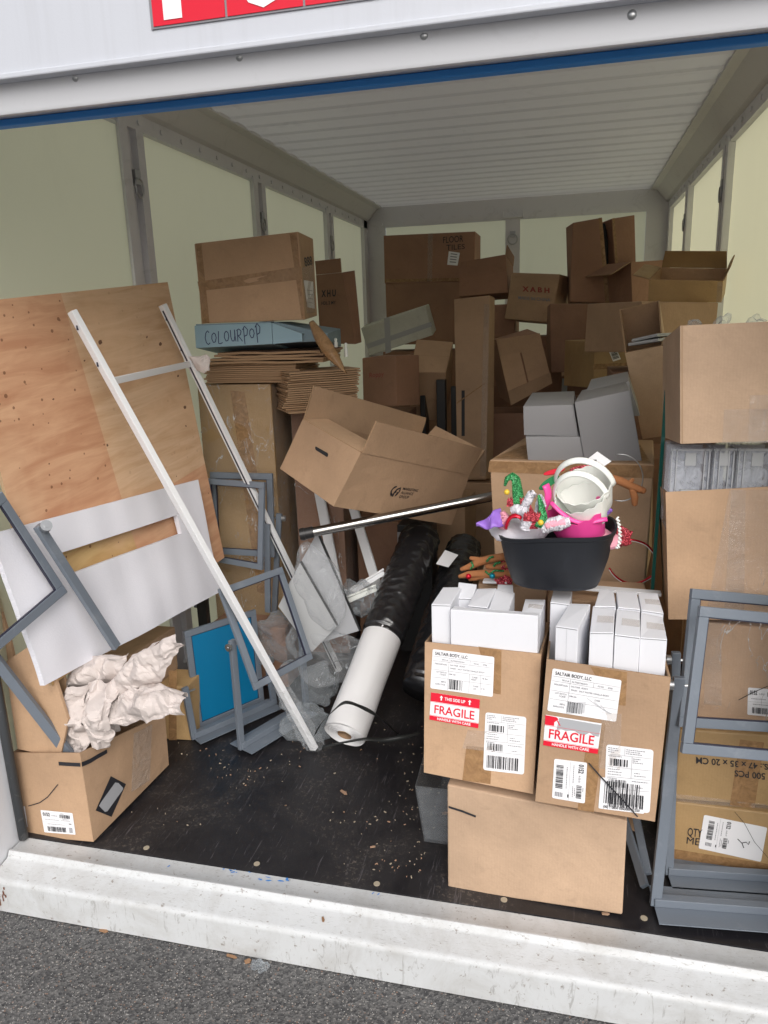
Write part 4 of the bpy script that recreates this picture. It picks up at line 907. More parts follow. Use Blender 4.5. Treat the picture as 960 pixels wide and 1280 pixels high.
photo_strip('F', 'f', (903, 554), (1010, 553), (1010, 510), (905, 512), 'clear_tape', 'clear_tape'); photo_strip('F', 'f', (935, 553), (1015, 553), (1015, 492), (937, 494), 'clear_tape', 'clear_tape', .0016)
mb = MB(); h = CART['F'][1]
mb.grid(lambda a, b: h.pt('f', .012+.006*a, b, .0012), 1, 4); mb.build('corner_seam', M['card_edge'], CART['F'][0])

# clear display cases between the two
g = CART['G'][1]; rr = random.Random(2)
DC = 'clear plastic display cases standing in the open carton of the right stack'
zt = 1.20
for k, (x0, x1, lb) in enumerate(((835, 886, 'clear hinged display case, leftmost in the open carton of the right stack'), (888, 916, 'narrow clear display case, second from the left in the open carton'), (918, 968, 'clear display case with rounded latch at the right edge of the photo'))):
    a = on(x0, 612, 1, .37); b = on(x1, 612, 1, .37); xa, xb = a[0], b[0]; zb = .95; z1 = on(x0+5, 560, 1, .37)[2]
    o = thing('display_case', lb, 'display case', ((xa+xb)/2, .43, zb), DC)
    mb = MB(); mb.bx(xa, xb, .37, .50, zb, z1); mb.build('shell', M['clear_plastic'], o, bevel=.004)
    mb = MB(); mb.bx(xa+.004, xb-.004, .485, .49, zb+.01, z1-.01); mb.build('insert', M['label'], o)
    mb = MB()
    for xx in (xa+.004, xa+.016, xb-.016, xb-.005): mb.bx(xx-.0012, xx+.0012, .364, .369, zb, z1-.003)
    mb.bx(xa, xb, .364, .369, z1-.006, z1-.002); mb.build('rib', M['board_white'], o)
    mb = MB(); xm = (xa+xb)/2; mb.bx(xm-.02, xm+.02, .362, .368, z1-.115, z1-.108); mb.build('latch', M['board_grey'], o)
    mb = MB(); mb.bx(xm-.013, xm+.013, .3655, .3675, z1-.045, z1-.012); mb.build('hinge', M['board_grey'], o)

# ------------------------------------------------------------------ middle right
CART['E'] = carton('E', 'cardboard_box', 'worn brown carton behind the black basket, carrying the grey tubs', tone='card', jitter=.0)
photo_strip('E', 'f', (610, 590), (816, 598), (818, 582), (612, 576), 'tape'); photo_strip('E', 'u', (616, 573), (814, 579), (800, 556), (665, 552))
mb = MB(); mb.hexa(hex_from((1.64, 1.0, .325), (0, 0, -.1), (.44, .36, .635)));
CART['E2'] = carton(hex_from((1.64, 1.0, .325), (0, 0, -.1), (.44, .36, .64)), 'cardboard_box', 'tall closed carton standing on the floor under the worn carton with the grey tubs', tone='card_dark')
CART['DD'] = carton('DD', 'cardboard_box', 'pale brown carton leaning on edge behind the big open one of the right stack', opened=True, tone='card_pale')
CART['CC'] = carton('CC', 'cardboard_box', 'square faced brown carton at the right wall, below the open topped one', tone='card')
CART['BB'] = carton('BB', 'cardboard_box', 'shallow open carton at the right wall with its back flap raised', opened=True, tone='kraft', flaps=(('b', -8, .075), ('r', 10, .06), ('l', 75, .07)))
photo_strip('BB', 'f', (895, 378), (903, 379), (904, 353), (897, 352), 'clear_tape', 'clear_tape')
CART['AA'] = carton('AA', 'cardboard_box', 'dark carton by the back right corner, beside the tall leaning pair', tone='card_dark', opened=True, flaps=(('l', 120, .13),))
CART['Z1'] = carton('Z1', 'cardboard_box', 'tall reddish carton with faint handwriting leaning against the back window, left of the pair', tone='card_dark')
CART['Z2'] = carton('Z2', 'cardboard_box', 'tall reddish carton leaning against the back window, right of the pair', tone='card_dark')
for key, x in (('Z1', .88), ('Z2', .02)):
    strip_on(CART[key][1], CART[key][0], 'f', x, .0, x+.11, 1., 'tape')
CART['Y'] = carton('Y', 'cardboard_box', 'brown taped carton with a small tilted barcode sticker, under the square faced one', tone='kraft')
place_label('Y', 'f', (766, 452), (776, 449), (769, 433), (760, 437), lambda mb, f, A: put_bars(mb, f, A*.12, .15, A*.88, .85, mb.mat(M['ink']), 5, 24, vertical=True), 'small tilted barcode sticker', name='barcode_sticker')
photo_strip('Y', 'f', (741, 462), (790, 460), (790, 453), (742, 455)); photo_strip('Y', 'f', (767, 478), (786, 476), (786, 466), (768, 467), 'clear_tape', 'clear_tape')
print_text('Y', 'f', (783, 438), (797, 437), (797, 435), (783, 436), 'BLACK PASTEL', 'ink_grey'); print_text('Y', 'f', (783, 434), (797, 433), (797, 431), (783, 432), 'PAPER PRINT', 'ink_grey')
CART['X'] = carton('X', 'cardboard_box', 'wide reddish carton lying under the tall leaning pair at the back', tone='card_dark')
photo_strip('X', 'f', (741, 465), (745, 465), (746, 381), (742, 381), 'tape'); photo_strip('X', 'f', (744, 415), (752, 415), (752, 383), (745, 383), 'clear_tape', 'clear_tape')
CART['EE'] = carton('EE', 'cardboard_box', 'small dark carton with a grey sticker deep below the wide reddish one', tone='card_dark')
place_label('EE', 'f', (702, 491), (709, 491), (710, 473), (703, 473), None, name='label', m='board_grey')
CART['U'] = carton('U', 'cardboard_box', 'brown carton with faded red letters tilted below the centre post of the back wall', tone='card')
print_text('U', 'f', (653, 364), (687, 366), (687, 360), (653, 358), 'X A B H', 'ink_red', .04); print_text('U', 'f', (648, 374), (688, 377), (688, 373), (648, 370), 'MADE IN CHINA', 'ink_grey')
CART['T'] = carton('T', 'cardboard_box', 'reddish open carton with folded down flaps on top of the pile before the back window', tone='card_dark', opened=True, flaps=(('f', 178, .10), ('r', 12, .06)))
CART['W'] = carton('W', 'cardboard_box', 'tilted brown carton showing its loose crossed flaps in the middle of the pile', tone='card_dark')
h = CART['W'][1]; o = CART['W'][0]
for (u0, v0, u1, v1, of) in ((.0, .72, 1., 1., .018), (.0, .0, 1., .22, .014), (.50, .2, 1., .74, .010), (.0, .2, .46, .74, .005)):
    mb = MB(); q = [h.pt('f', u0, v0, .002), h.pt('f', u1, v0, .002+of*.3), h.pt('f', u1, v1, of), h.pt('f', u0, v1, of*.8)]; n_ = (h.pt('f', .5, .5, .004)-h.pt('f', .5, .5, 0))
    mb.prism(q, n_); mb.build('flap', M['card'], o)
CART['V'] = carton('V', 'cardboard_box', 'tall narrow brown carton standing upright in the middle of the pile', tone='card')
photo_strip('V', 'f', (571, 505), (606, 480), (607, 478), (571, 503), 'tape'); photo_strip('V', 'f', (577, 545), (581, 545), (581, 488), (577, 488), 'ink', 'marker_line'); photo_strip('V', 'f', (600, 595), (608, 595), (612, 380), (605, 380), 'clear_tape', 'clear_tape')
CART['V2'] = carton(hex_from((1.13, 2.30, .34), (0, 0, -.1), (.26, .22, .68)), 'cardboard_box', 'closed carton on the floor under the tall narrow one', tone='card')
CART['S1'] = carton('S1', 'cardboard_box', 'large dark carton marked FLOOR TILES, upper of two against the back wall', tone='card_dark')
photo_strip('S1', 'f', (534, 352), (540, 352), (541, 291), (535, 292), 'clear_tape', 'clear_tape'); photo_strip('S1', 'f', (481, 353), (592, 351), (592, 347), (481, 349), 'tape')
print_text('S1', 'f', (554, 304), (579, 302), (579, 294), (554, 296), 'FLOOR', 'ink', .0, 'handwriting'); print_text('S1', 'f', (558, 313), (581, 311), (581, 305), (558, 306), 'TILES', 'ink', .0, 'handwriting')
place_label('S1', 'f', (559, 331), (572, 332), (575, 316), (561, 314), lambda mb, f, A: [put_rect(mb, f, A*.2, .2+.2*k, A*.8, .27+.2*k, mb.mat(M['ink_grey'])) for k in range(4)] and None, 'small white paper note')
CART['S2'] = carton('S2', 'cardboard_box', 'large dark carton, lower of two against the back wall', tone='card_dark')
CART['O'] = carton('O', 'cardboard_box', 'long greyish white carton lying tilted in front of the back left corner', tone='card_grey')
photo_strip('O', 'f', (482, 442), (489, 440), (487, 396), (480, 398), 'board_grey', 'tape'); photo_strip('O', 'f', (460, 436), (540, 408), (539, 402), (458, 430), 'board_grey', 'tape')
CART['N'] = carton('N', 'cardboard_box', 'dark upright open carton with faint print, behind the top left carton', tone='card_dark', opened=True, flaps=(('f', 0, .07, .0, .0),))
print_text('N', 'f', (402, 371), (420, 370), (420, 362), (402, 363), 'X H U', 'ink', .04); print_text('N', 'f', (402, 381), (420, 380), (420, 376), (402, 377), 'HDL 2 MY', 'ink')
CART['P'] = carton('P', 'cardboard_box', 'brown carton with its top tipped forward, left of the tall narrow one', tone='card')
CART['Q'] = carton('Q', 'cardboard_box', 'half hidden brown carton behind the tipped forward one', tone='card_dark')
CART['R'] = carton('R', 'cardboard_box', 'dark carton with a faint red scribble behind the flattened cardboard', tone='card_dark')
print_text('R', 'f', (462, 472), (480, 470), (480, 464), (462, 466), 'Roppy', 'ink_red', 0., 'handwriting')

# the big open carton tipped across the middle
CART['MAG'] = carton('MAG', 'cardboard_box', 'big open carton printed MARKETING ALLIANCE GROUP, tipped over the steel tube', opened=True, t=.006, flaps=(('f', 0, .12, .0, .0), ('b', 0, .13, .0, .0), ('l', -75, .11), ('r', 28, .12)))
def bxp(a, b): return (340+a*.2917, 470+b*.2917)
def lab_logo(mb, f, A):
    K = 0
    pts = [f(.45+.42*math.cos(t), .52+.42*math.sin(t), .0) for t in [math.radians(100+k*15) for k in range(11)]]
    inner = [f(.47+.36*math.cos(t)+.03, .55+.28*math.sin(t), .0) for t in [math.radians(245-k*14) for k in range(11)]]
    mb.poly(pts+inner, K)
    mb.poly([f(.34, .14, 0), f(.50, .10, 0), f(.50, .42, 0), f(.62, .42, 0), f(.56, .62, 0), f(.80, .76, 0), f(.80, .48, 0), f(.70, .50, 0), f(.64, .30, 0), f(.62, .12, 0), f(.80, .26, 0), f(.92, .60, 0), f(.82, .88, 0), f(.50, .72, 0), f(.38, .45, 0)], K)
    for k, t in enumerate(('MARKETING', 'ALLIANCE', 'GROUP')): put_text(mb, f, t, 1.08, .70-.30*k, .20, K, 0., .01, A*(.50, .40, .32)[k])
o, h = CART['MAG']; f, A = h.photo_mapper('f', bxp(493, 520), bxp(620, 536), bxp(650, 482), bxp(520, 464)); mb = MB(); lab_logo(mb, f, A); mb.build('print', M['ink'], o, weld=False)
f, A = h.photo_mapper('l', bxp(186, 316), bxp(240, 350), bxp(243, 332), bxp(186, 300)); mb = MB()
mb.poly([f(A/2+(A/2-.5)*(1 if math.cos(t) > 0 else -1)+.5*math.cos(t), .5+.5*math.sin(t), 0) for t in [2*PI*(k+.5)/16 for k in range(16)]]); mb.build('hand_hole', M['dark_void'], o)

# added supports (mostly hidden) that carry the pile and keep its gaps dark
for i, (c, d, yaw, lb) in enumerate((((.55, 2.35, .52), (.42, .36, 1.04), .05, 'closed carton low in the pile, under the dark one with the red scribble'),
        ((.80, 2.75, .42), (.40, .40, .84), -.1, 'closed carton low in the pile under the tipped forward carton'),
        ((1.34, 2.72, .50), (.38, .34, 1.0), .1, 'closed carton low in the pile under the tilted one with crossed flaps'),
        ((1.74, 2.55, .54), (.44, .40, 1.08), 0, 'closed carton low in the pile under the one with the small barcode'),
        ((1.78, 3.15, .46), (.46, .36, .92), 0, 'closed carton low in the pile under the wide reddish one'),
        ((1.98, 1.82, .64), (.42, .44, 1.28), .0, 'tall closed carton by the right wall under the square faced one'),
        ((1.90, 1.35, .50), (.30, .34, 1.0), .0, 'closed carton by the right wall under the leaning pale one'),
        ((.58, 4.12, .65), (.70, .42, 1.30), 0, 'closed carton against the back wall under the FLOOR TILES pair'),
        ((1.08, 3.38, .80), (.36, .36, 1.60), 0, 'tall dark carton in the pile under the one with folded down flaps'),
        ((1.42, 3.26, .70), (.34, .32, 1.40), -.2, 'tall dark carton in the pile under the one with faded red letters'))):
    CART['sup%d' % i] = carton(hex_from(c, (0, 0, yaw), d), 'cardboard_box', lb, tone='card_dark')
# dark gap between the leaning pair: its shade put in as a rounded black fill
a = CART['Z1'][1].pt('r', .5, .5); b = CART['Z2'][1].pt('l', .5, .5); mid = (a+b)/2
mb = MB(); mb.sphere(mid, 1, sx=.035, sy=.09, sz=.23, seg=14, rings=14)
tag(mb.build('dark_gap_fill', M['dark_void'], None, loc=mid-Vector((0, 0, .23)), smooth=True), 'dark fill standing in for shade between the two tall leaning cartons', 'cloth')

# ------------------------------------------------------------------ left stack
CART['GG'] = carton(hex_from((.215, 1.44, .64), (0, 0, .05), (.33, .34, 1.28)), 'cardboard_box', 'tall brown carton wrapped in clear film, under the flattened cardboard by the left wall', tone='kraft')
CART['GG2'] = carton(hex_from((.50, 1.62, .575), (0, 0, .12), (.22, .36, 1.15)), 'cardboard_box', 'dark film wrapped carton standing right of the tall one by the left wall', tone='card_dark')
CART['W2'] = carton(hex_from((.74, 1.78, .30), (0, 0, .1), (.24, .30, .60)), 'cardboard_box', 'reddish carton standing behind the white slats, under the big tipped carton', tone='card_dark')
CART['W3'] = carton(hex_from((1.02, 1.95, .33), (0, 0, -.05), (.24, .30, .66)), 'cardboard_box', 'brown carton behind the tops of the black rolls', tone='card')
def crumple(p, amp, fr, seed):
    r_ = random.Random(seed); s_ = 0
    for k in range(6):
        d = Vector((r_.gauss(0, 1), r_.gauss(0, 1), r_.gauss(0, 1))).normalized(); q = d.dot(p)*fr*(1+.5*k)+r_.random()
        s_ += (abs((q % 1)*2-1)-.5)/(1+.45*k)
    return s_*amp
for key, x0, x1 in (('GG', -.004, .335), ('GG2', -.003, .223)):
    o, h = CART[key]; mb = MB()
    for fc in ('f', 'r'):
        def fn(u, v, fc=fc):
            p = h.pt(fc, u, v, .004); return p+(h.pt(fc, u, v, .008)-p)*1.2*crumple(p, 1, 5, 3)
        mb.grid(fn, 14, 40)
    mb.build('shrink_wrap', M['film'], o, smooth='auto')
photo_strip('GG', 'f', (322, 740), (345, 745), (306, 490), (288, 488)); 

CART['K'] = carton('K', 'cardboard_box', 'large taped brown carton lying on the blue one, top of the left stack', tone='card')
photo_strip('K', 'f', (249, 364), (378, 349), (376, 333), (247, 352)); photo_strip('K', 'f', (252, 405), (262, 404), (252, 305), (245, 305)); photo_strip('K', 'f', (377, 398), (381, 398), (371, 291), (362, 292))
photo_strip('K', 'r', (383, 392), (394, 390), (391, 330), (377, 335), 'clear_tape', 'clear_tape', .0014)
place_label('K', 'r', (384, 384), (393, 386), (391, 352), (379, 350), lambda mb, f, A: [put_line(mb, f, [(A*.2, .2+.15*k), (A*.8, .2+.15*k)], .02, mb.mat(M['ink_grey'])) for k in range(4)] and None, 'white torn label on the end')
print_text('K', 'r', (381, 333), (390, 331), (389, 320), (379, 322), '888', 'ink')

# blue tray box with handwriting
P = [V3(q) for q in BOX['L']]; h = Hex(P); base = (P[0]+P[1]+P[2]+P[3])/4
bl = thing('mailer_box', 'pale blue flat mailer box handwritten COLOURPOP, between the big taped carton and the flattened cardboard', 'box', base)
uS = h.uv('f', 340, 415)[0]; uE = h.uv('f', 378, 421)[0]
mb = MB(); q = [h.pt('f', 0, 0), h.pt('f', uS, 0), h.pt('f', uS, 1), h.pt('f', 0, 1)]; bk = (h.pt('u', 0, 1)-h.pt('u', 0, 0))
mb.prism(q, bk*.98); mb.build('body', M['box_blue'], bl, bevel=.002)
mb = MB(); fy = Vector((0, .030, 0)); zt_ = 1.5275; A0, A1 = h.pt('f', uS, 0)+fy, h.pt('f', .97, 0)+fy; B0, B1 = h.pt('b', 1-uS, 0), h.pt('b', .03, 0)
def sz(p_, z_): return Vector((p_.x, p_.y, z_))
mb.hexa([A0, A1, B0, B1, sz(A0, zt_), sz(A1, 1.475), sz(B0, zt_), sz(B1, 1.490)]); mb.build('inner_tray', M['box_blue_in'], bl, bevel=.002)
mb = MB(); q = [h.pt('f', .01, .9), h.pt('f', uS-.01, .9), h.pt('b', .99, .9), h.pt('b', 1-uS, .9)]; q = [q[0], q[1], h.pt('b', .99, .9), h.pt('b', 1-uS+.01, .9)]
mb.hexa([Vector((p_.x, p_.y+(.004 if i < 2 else 0), p_.z)) for i, p_ in enumerate(q)]+[sz(Vector((p_.x, p_.y+(.004 if i < 2 else 0), 0)), zt_) for i, p_ in enumerate(q)]); mb.build('lid', M['box_blue_in'], bl)
mb = MB(); a0, a1, b1, b0 = h.pt('f', uS, .0), h.pt('f', uS+.22, .05), h.pt('f', uS+.22, .42), h.pt('f', uS, 1.)
mb.prism([a0+V3((.002, 0, 0)), a1, b1, b0+V3((.002, 0, 0))], bk*.012); mb.build('side_flap', M['box_blue'], bl)
mb = MB(); mb.poly([b0+V3((.003, 0, -.001)), b1+V3((0, .002, 0)), b1+bk*.9+V3((.07, 0, .01)), b0+bk*.98+V3((.003, 0, -.001))]); mb.build('top_flap', M['box_blue_in'], bl, solid=.003)
CART['L'] = (bl, h)
LET = {'C': [[(.85, .85), (.6, 1), (.25, .85), (.05, .5), (.2, .15), (.55, 0), (.9, .12)]], 'O': [[(.5, 1), (.15, .8), (.08, .4), (.35, .05), (.7, .1), (.92, .5), (.8, .85), (.5, 1)]],
 'L': [[(.25, 1), (.15, .5), (.1, .05), (.45, .02), (.85, .1)]], 'U': [[(.1, 1), (.1, .4), (.3, .05), (.65, .05), (.85, .45), (.88, 1)], [(.88, 1), (.9, .4), (.98, 0)]],
 'R': [[(.15, 0), (.2, .95)], [(.05, .92), (.5, 1.05), (.9, .85), (.7, .55), (.25, .5), (.6, .3), (1., 0)]], 'P': [[(.2, -.1), (.22, .95)], [(.0, .85), (.45, 1.08), (.92, .85), (.75, .5), (.25, .42)]]}
f, A = h.photo_mapper('f', (257, 431), (330, 427), (326, 404), (254, 411)); mb = MB(); xx = .0; stp = A/9.3
for i, ch in enumerate('COLOURPOP'):
    sc_ = (1.0, .72, .9, .72, .8, .8, 1.0, .62, 1.05)[i]; dy = (.0, .08, .0, .12, .1, .08, .0, .22, .04)[i]
    for st in LET[ch]:
        fine = []
        for a, b in zip(st, st[1:]): fine += [(a[0]+(b[0]-a[0])*t/3, a[1]+(b[1]-a[1])*t/3) for t in range(3)]
        fine.append(st[-1])
        put_line(mb, f, [(xx+x*stp*.86+y*.06, dy+y*sc_*.85) for x, y in fine], .055, 0, .0)
    xx += stp*1.02
mb.build('handwriting', M['ink_blue'], bl, weld=False)

# flattened cardboard under the blue box: every sheet its own object
def sheet_mesh(name, w_, d_, t, col, loc, rz, tilt=(0, 0), lbl=None, grp=None, cat='cardboard sheet', wav=.003, seed=0, mats=None):
    rr = random.Random(seed); mb = MB(); R_ = Euler((tilt[0], tilt[1], rz)).to_matrix()
    def top(u, v, z): 
        x, y = (u-.5)*w_, (v-.5)*d_; return V3(loc)+R_@Vector((x, y, z+wav*noise.noise(Vector((x*7+seed*3.1, y*7, seed*1.7)))+wav*.8*noise.noise(Vector((x*2, y*2, seed)))))
    mb.grid(lambda u, v: top(u, v, t), 8, 8, 0); mb.grid(lambda u, v: top(u, v, 0), 8, 8, 0)
    for k in range(8):
        for e in (((k/8, 0), ((k+1)/8, 0)), ((k/8, 1), ((k+1)/8, 1)), ((0, k/8), (0, (k+1)/8)), ((1, k/8), (1, (k+1)/8))):
            mb.poly([top(*e[0], 0), top(*e[1], 0), top(*e[1], t), top(*e[0], t)], 1)
    return tag(mb.build(name, mats or [M[col], M['card_edge']], None, loc=loc), lbl, cat, grp)
GF1 = 'flattened boxes in the neat pile left'; GF2 = 'flattened boxes in the fanned pile right'; rr = random.Random(12)
z = 1.285
first = sheet_mesh('flattened_box', .40, .34, .0062, 'card', (.31, 1.42, z), .06, lbl='flattened brown box in the neat pile on the film wrapped carton', grp=GF1, seed=1)
for k in range(1, 10):
    c = first.copy(); C.objects.link(c); z += .0078; c.location = (.31+rr.uniform(-.008, .008), 1.42+rr.uniform(-.006, .008), z); c.rotation_euler.z = rr.uniform(-.03, .03)
z0 = 1.166
sec = sheet_mesh('flattened_box', .30, .27, .0062, 'card', (.555, 1.36, z0), .62, lbl='flattened brown box in the fanned pile whose corner points to the doorway', grp=GF2, seed=5)
for k in range(1, 19):
    c = sec.copy(); C.objects.link(c); t = k/18; c.location = (.535+.035*t+rr.uniform(-.006, .006), 1.40-.05*t+rr.uniform(-.006, .006), z0+.0088*k); c.rotation_euler.z = -.10+.12*t+rr.uniform(-.06, .06)
    c.rotation_euler.y = -.02*t
GF3 = 'loose flattened cartons under the blue box'
dk = ('dark flattened carton with ragged edge, lowest of the loose ones under the blue box', 'dark flattened carton under the blue box, second from below', 'dark flattened carton under the blue box, second from above', 'dark flattened carton directly under the blue box')
for k in range(4): sheet_mesh('flattened_box', .50-.02*k, .34, .009, 'card_dark' if k % 2 else 'card_in', (.37+.012*k, 1.40, 1.362+.0135*k), .05+.05*rr.uniform(-1, 1), (0, rr.uniform(-.01, .012)), dk[k], GF3, seed=20+k, wav=.008)
# curled strip of brown carton hanging forward
a, b, c_ = on(389, 402, 1, 1.19), on(410, 440, 1, 1.12), on(434, 467, 1, 1.14)
def cur(u, v):
    p = V3(a)*(1-v)**2+2*V3(b)*v*(1-v)+V3(c_)*v*v; wv_ = .026*math.sin(PI*min(1, v*.9+.12)); return p+Vector((1, .1, .55)).normalized()*((u-.5)*2*wv_)+Vector((0, -.012*math.cos(PI*(u-.5)), 0))
mb = MB(); mb.grid(cur, 6, 14); tag(mb.build('cardboard_strip', M['tape'], None, loc=a, smooth=True, solid=.002), 'curled strip of taped brown board hanging over the fanned pile', 'cardboard strip')
# two small white bottles
for u, v, lb in ((420, 434, 'small white bottle lying low on the fanned pile, the left of two'), (433, 446, 'taller small white bottle standing on the fanned pile')):
    q = on(u, v, 1, 1.36); hgt = .05 if u > 425 else .03; t = thing('small_bottle', lb, 'bottle', (q[0], q[1], q[2]-.002))
    mb = MB(); mb.cyl(q, (q[0], q[1], q[2]+hgt*.7), .008, 12); mb.build('body', M['basket_white'], t, smooth='auto'); mb = MB(); mb.cyl((q[0], q[1], q[2]+hgt*.7), (q[0], q[1], q[2]+hgt), .0055, 12); mb.sphere((q[0], q[1], q[2]+hgt), .007); mb.build('cap', M['basket_white'], t, smooth='auto')

# ------------------------------------------------------------------ plywood and foam leaning on the left wall
NP, KP, LP = (1, -.12, .18), .12, .18
cp = .055-KP*.98+LP*1.64
def rect_on(TR, BR, TLdir, wid, n, c):
    tr, br = V3(onp(*TR, n, c)), V3(onp(*BR, n, c)); tl = V3(onp(*TLdir, n, c)); return tr, br, tl
tr, br, tl = rect_on((208, 353), (279, 697), (-52, 380), 1.1, NP, cp)
bl_ = tl+(br-tr); nv = V3(NP).normalized()
def quad_sheet(name, q, t, m, me_, nu=20, nv_=20, uvs=(1, 1), wav=0., hole=None, **kw):
    BLq, BRq, TRq, TLq = q; n_ = (BRq-BLq).cross(TLq-BLq).normalized()
    mb = MB()
    def P_(u, v, o_): p = BLq*(1-u)*(1-v)+BRq*u*(1-v)+TRq*u*v+TLq*(1-u)*v; return p+n_*(o_+wav*noise.noise(Vector((u*3.1, v*2.2, 4))))
    us = [i/nu for i in range(nu+1)]; vs = [j/nv_ for j in range(nv_+1)]
    if hole: 
        us = sorted(set(us+[hole[0], hole[1]])); vs = sorted(set(vs+[hole[2], hole[3]]))
    def inside(i, j):
        if not hole: return False
        a = (us[i]+us[i+1])/2; b = (vs[j]+vs[j+1])/2; return hole[0] < a < hole[1] and hole[2] < b < hole[3]
    for o_, mm in ((t/2, 0), (-t/2, 0)):
        for i in range(len(us)-1):
            for j in range(len(vs)-1):
                if inside(i, j): continue
                c4 = [(us[i], vs[j]), (us[i+1], vs[j]), (us[i+1], vs[j+1]), (us[i], vs[j+1])]
                mb.poly([P_(a, b, o_) for a, b in c4], mm, uv=[(a*uvs[0], b*uvs[1]) for a, b in c4])
    def wall(a, b): 
        n = 14
        for k in range(n):
            p = (a[0]+(b[0]-a[0])*k/n, a[1]+(b[1]-a[1])*k/n); r_ = (a[0]+(b[0]-a[0])*(k+1)/n, a[1]+(b[1]-a[1])*(k+1)/n)
            mb.poly([P_(*p, t/2), P_(*r_, t/2), P_(*r_, -t/2), P_(*p, -t/2)], 1)
    for a, b in (((0, 0), (1, 0)), ((1, 0), (1, 1)), ((1, 1), (0, 1)), ((0, 1), (0, 0))): wall(a, b)
    if hole:
        h0, h1, k0, k1 = hole
        for a, b in (((h0, k0), (h1, k0)), ((h1, k0), (h1, k1)), ((h1, k1), (h0, k1)), ((h0, k1), (h0, k0))): wall(a, b)
    return mb.build(name, [M[m], M[me_]], None, loc=(BLq+BRq)/2)
wd_, hd_ = (tr-tl).length, (tr-br).length
tag(quad_sheet('plywood_sheet', (bl_, br, tr, tl), .012, 'ply', 'ply_edge', uvs=(wd_, hd_)), 'large knotty reddish plywood sheet leaning on the left wall', 'plywood sheet')
cf = cp+.028
Fq = [V3(onp(*p, NP, cf)) for p in ((53, 857), (273, 740), (245, 600), (-13, 668))]
ft = (Fq[2]-Fq[3]).length, (Fq[2]-Fq[1]).length
def fuv(px):
    p = V3(onp(*px, NP, cf)); e1 = (Fq[1]-Fq[0]); e2 = (Fq[3]-Fq[0]); return ((p-Fq[0]).dot(e1)/e1.length_squared, (p-Fq[0]).dot(e2)/e2.length_squared)
hs_ = [fuv(p) for p in ((66, 676), (215, 628), (220, 651), (83, 701))]
hole = (min(.5, (hs_[0][0]+hs_[3][0])/2), (hs_[1][0]+hs_[2][0])/2, (hs_[2][1]+hs_[3][1])/2, (hs_[0][1]+hs_[1][1])/2)
tag(quad_sheet('foam_sheet', Fq, .018, 'foam', 'foam', nu=24, nv_=14, uvs=ft, wav=.012, hole=hole), 'white foam sheet with a long slot, leaning on the plywood', 'foam sheet')

# brown cartons at far left behind the grey frame, in and behind the open carton
a = V3(on(0, 735, 1, .22))
CART['A1'] = carton(hex_from((.03, .60, .20), (-.06, .0, .0), (.22, .30, .40)), 'cardboard_box', 'closed brown carton hidden behind the foam sheet at the left wall', tone='card')
GL = 'flattened cartons standing in the open carton at the left'
for (pts, yy, nm, lb) in (([(22, 936), (75, 948), (85, 900), (68, 845), (36, 808), (6, 828)], .045, 'flattened_box', 'flattened brown box standing in the left open carton, the front one'),
                          ([(16, 930), (40, 936), (30, 880), (12, 800), (-8, 735), (-22, 760), (-6, 830)], .075, 'flattened_box', 'flattened brown box standing in the left open carton, the rear one at the photo edge'),
                          ([(60, 930), (86, 925), (88, 880), (78, 838), (40, 862)], .11, 'flattened_box', 'flattened brown box standing in the left open carton, beside the crumpled paper')):
    q = [on(u, v, 1, yy+.0001*(900-v)) for u, v in pts]; mb = MB(); mb.prism(q, (0, .010, 0)); tag(mb.build(nm, M['card'], None, loc=q[0]), lb, 'cardboard sheet', GL)
CART['A2'] = carton([on(204, 925, 2, .0), on(240, 926, 2, .0), on(204, 925, 2, .0)+np.array([.0, .14, 0]), on(240, 926, 2, .0)+np.array([0, .14, 0])]+[p+np.array([0, 0, .225]) for p in (on(204, 925, 2, .0), on(240, 926, 2, .0), on(204, 925, 2, .0)+np.array([.0, .14, 0]), on(240, 926, 2, .0)+np.array([0, .14, 0]))], 'cardboard_box', 'worn shiny brown carton on the floor left of the blue sign', tone='kraft')
photo_strip('A2', 'f', (211, 925), (221, 925), (221, 838), (211, 838))

# ------------------------------------------------------------------ crumpled paper
def blob(mb, c, rad, rot, amp, fr, seed, sub=4, m=0):
    bm = bmesh.new(); bmesh.ops.create_icosphere(bm, subdivisions=sub, radius=1); R_ = Euler(rot).to_matrix(); b = len(mb.v)
    for v in bm.verts:
        p = Vector((v.co.x*rad[0], v.co.y*rad[1], v.co.z*rad[2])); n_ = v.co.normalized()
        p = p+n_*(crumple(p, amp, fr, seed)+crumple(p, amp*.16, fr*3.1, seed+50)); mb.v.append(V3(c)+R_@p)
    for f_ in bm.faces: mb.f.append([b+v.index for v in f_.verts]); mb.mi.append(m)
    bm.free()
def fold(mb, pts, wds, amp, seed, nrm=(0, -1, 0), nu=22, nv_=40, m=0, curl=.03):
    """a crushed paper tongue following pts with half widths wds"""
    pts = [V3(p) for p in pts]; N_ = V3(nrm).normalized()
    def fn(u, v):
        t = v*(len(pts)-1); i = min(int(t), len(pts)-2); k = t-i; k2 = k*k*(3-2*k); p = pts[i].lerp(pts[i+1], k2); d = (pts[i+1]-pts[i]).normalized(); w_ = wds[i]*(1-k2)+wds[i+1]*k2
        sd_ = d.cross(N_).normalized(); x = (u-.5)*2; q = p+sd_*x*w_+N_*curl*(1-x*x)
        return q+N_*(crumple(q, amp*1.5, 7.5, seed)+crumple(q, amp*.36, 19, seed+4))+sd_*crumple(q, amp*.8, 9, seed+9)+d*crumple(q, amp*.5, 12, seed+5)
    mb.grid(fn, nu, nv_, m)
mb = MB(); Y0 = .16
p = lambda u, v, y=Y0: on(u, v, 1, y)
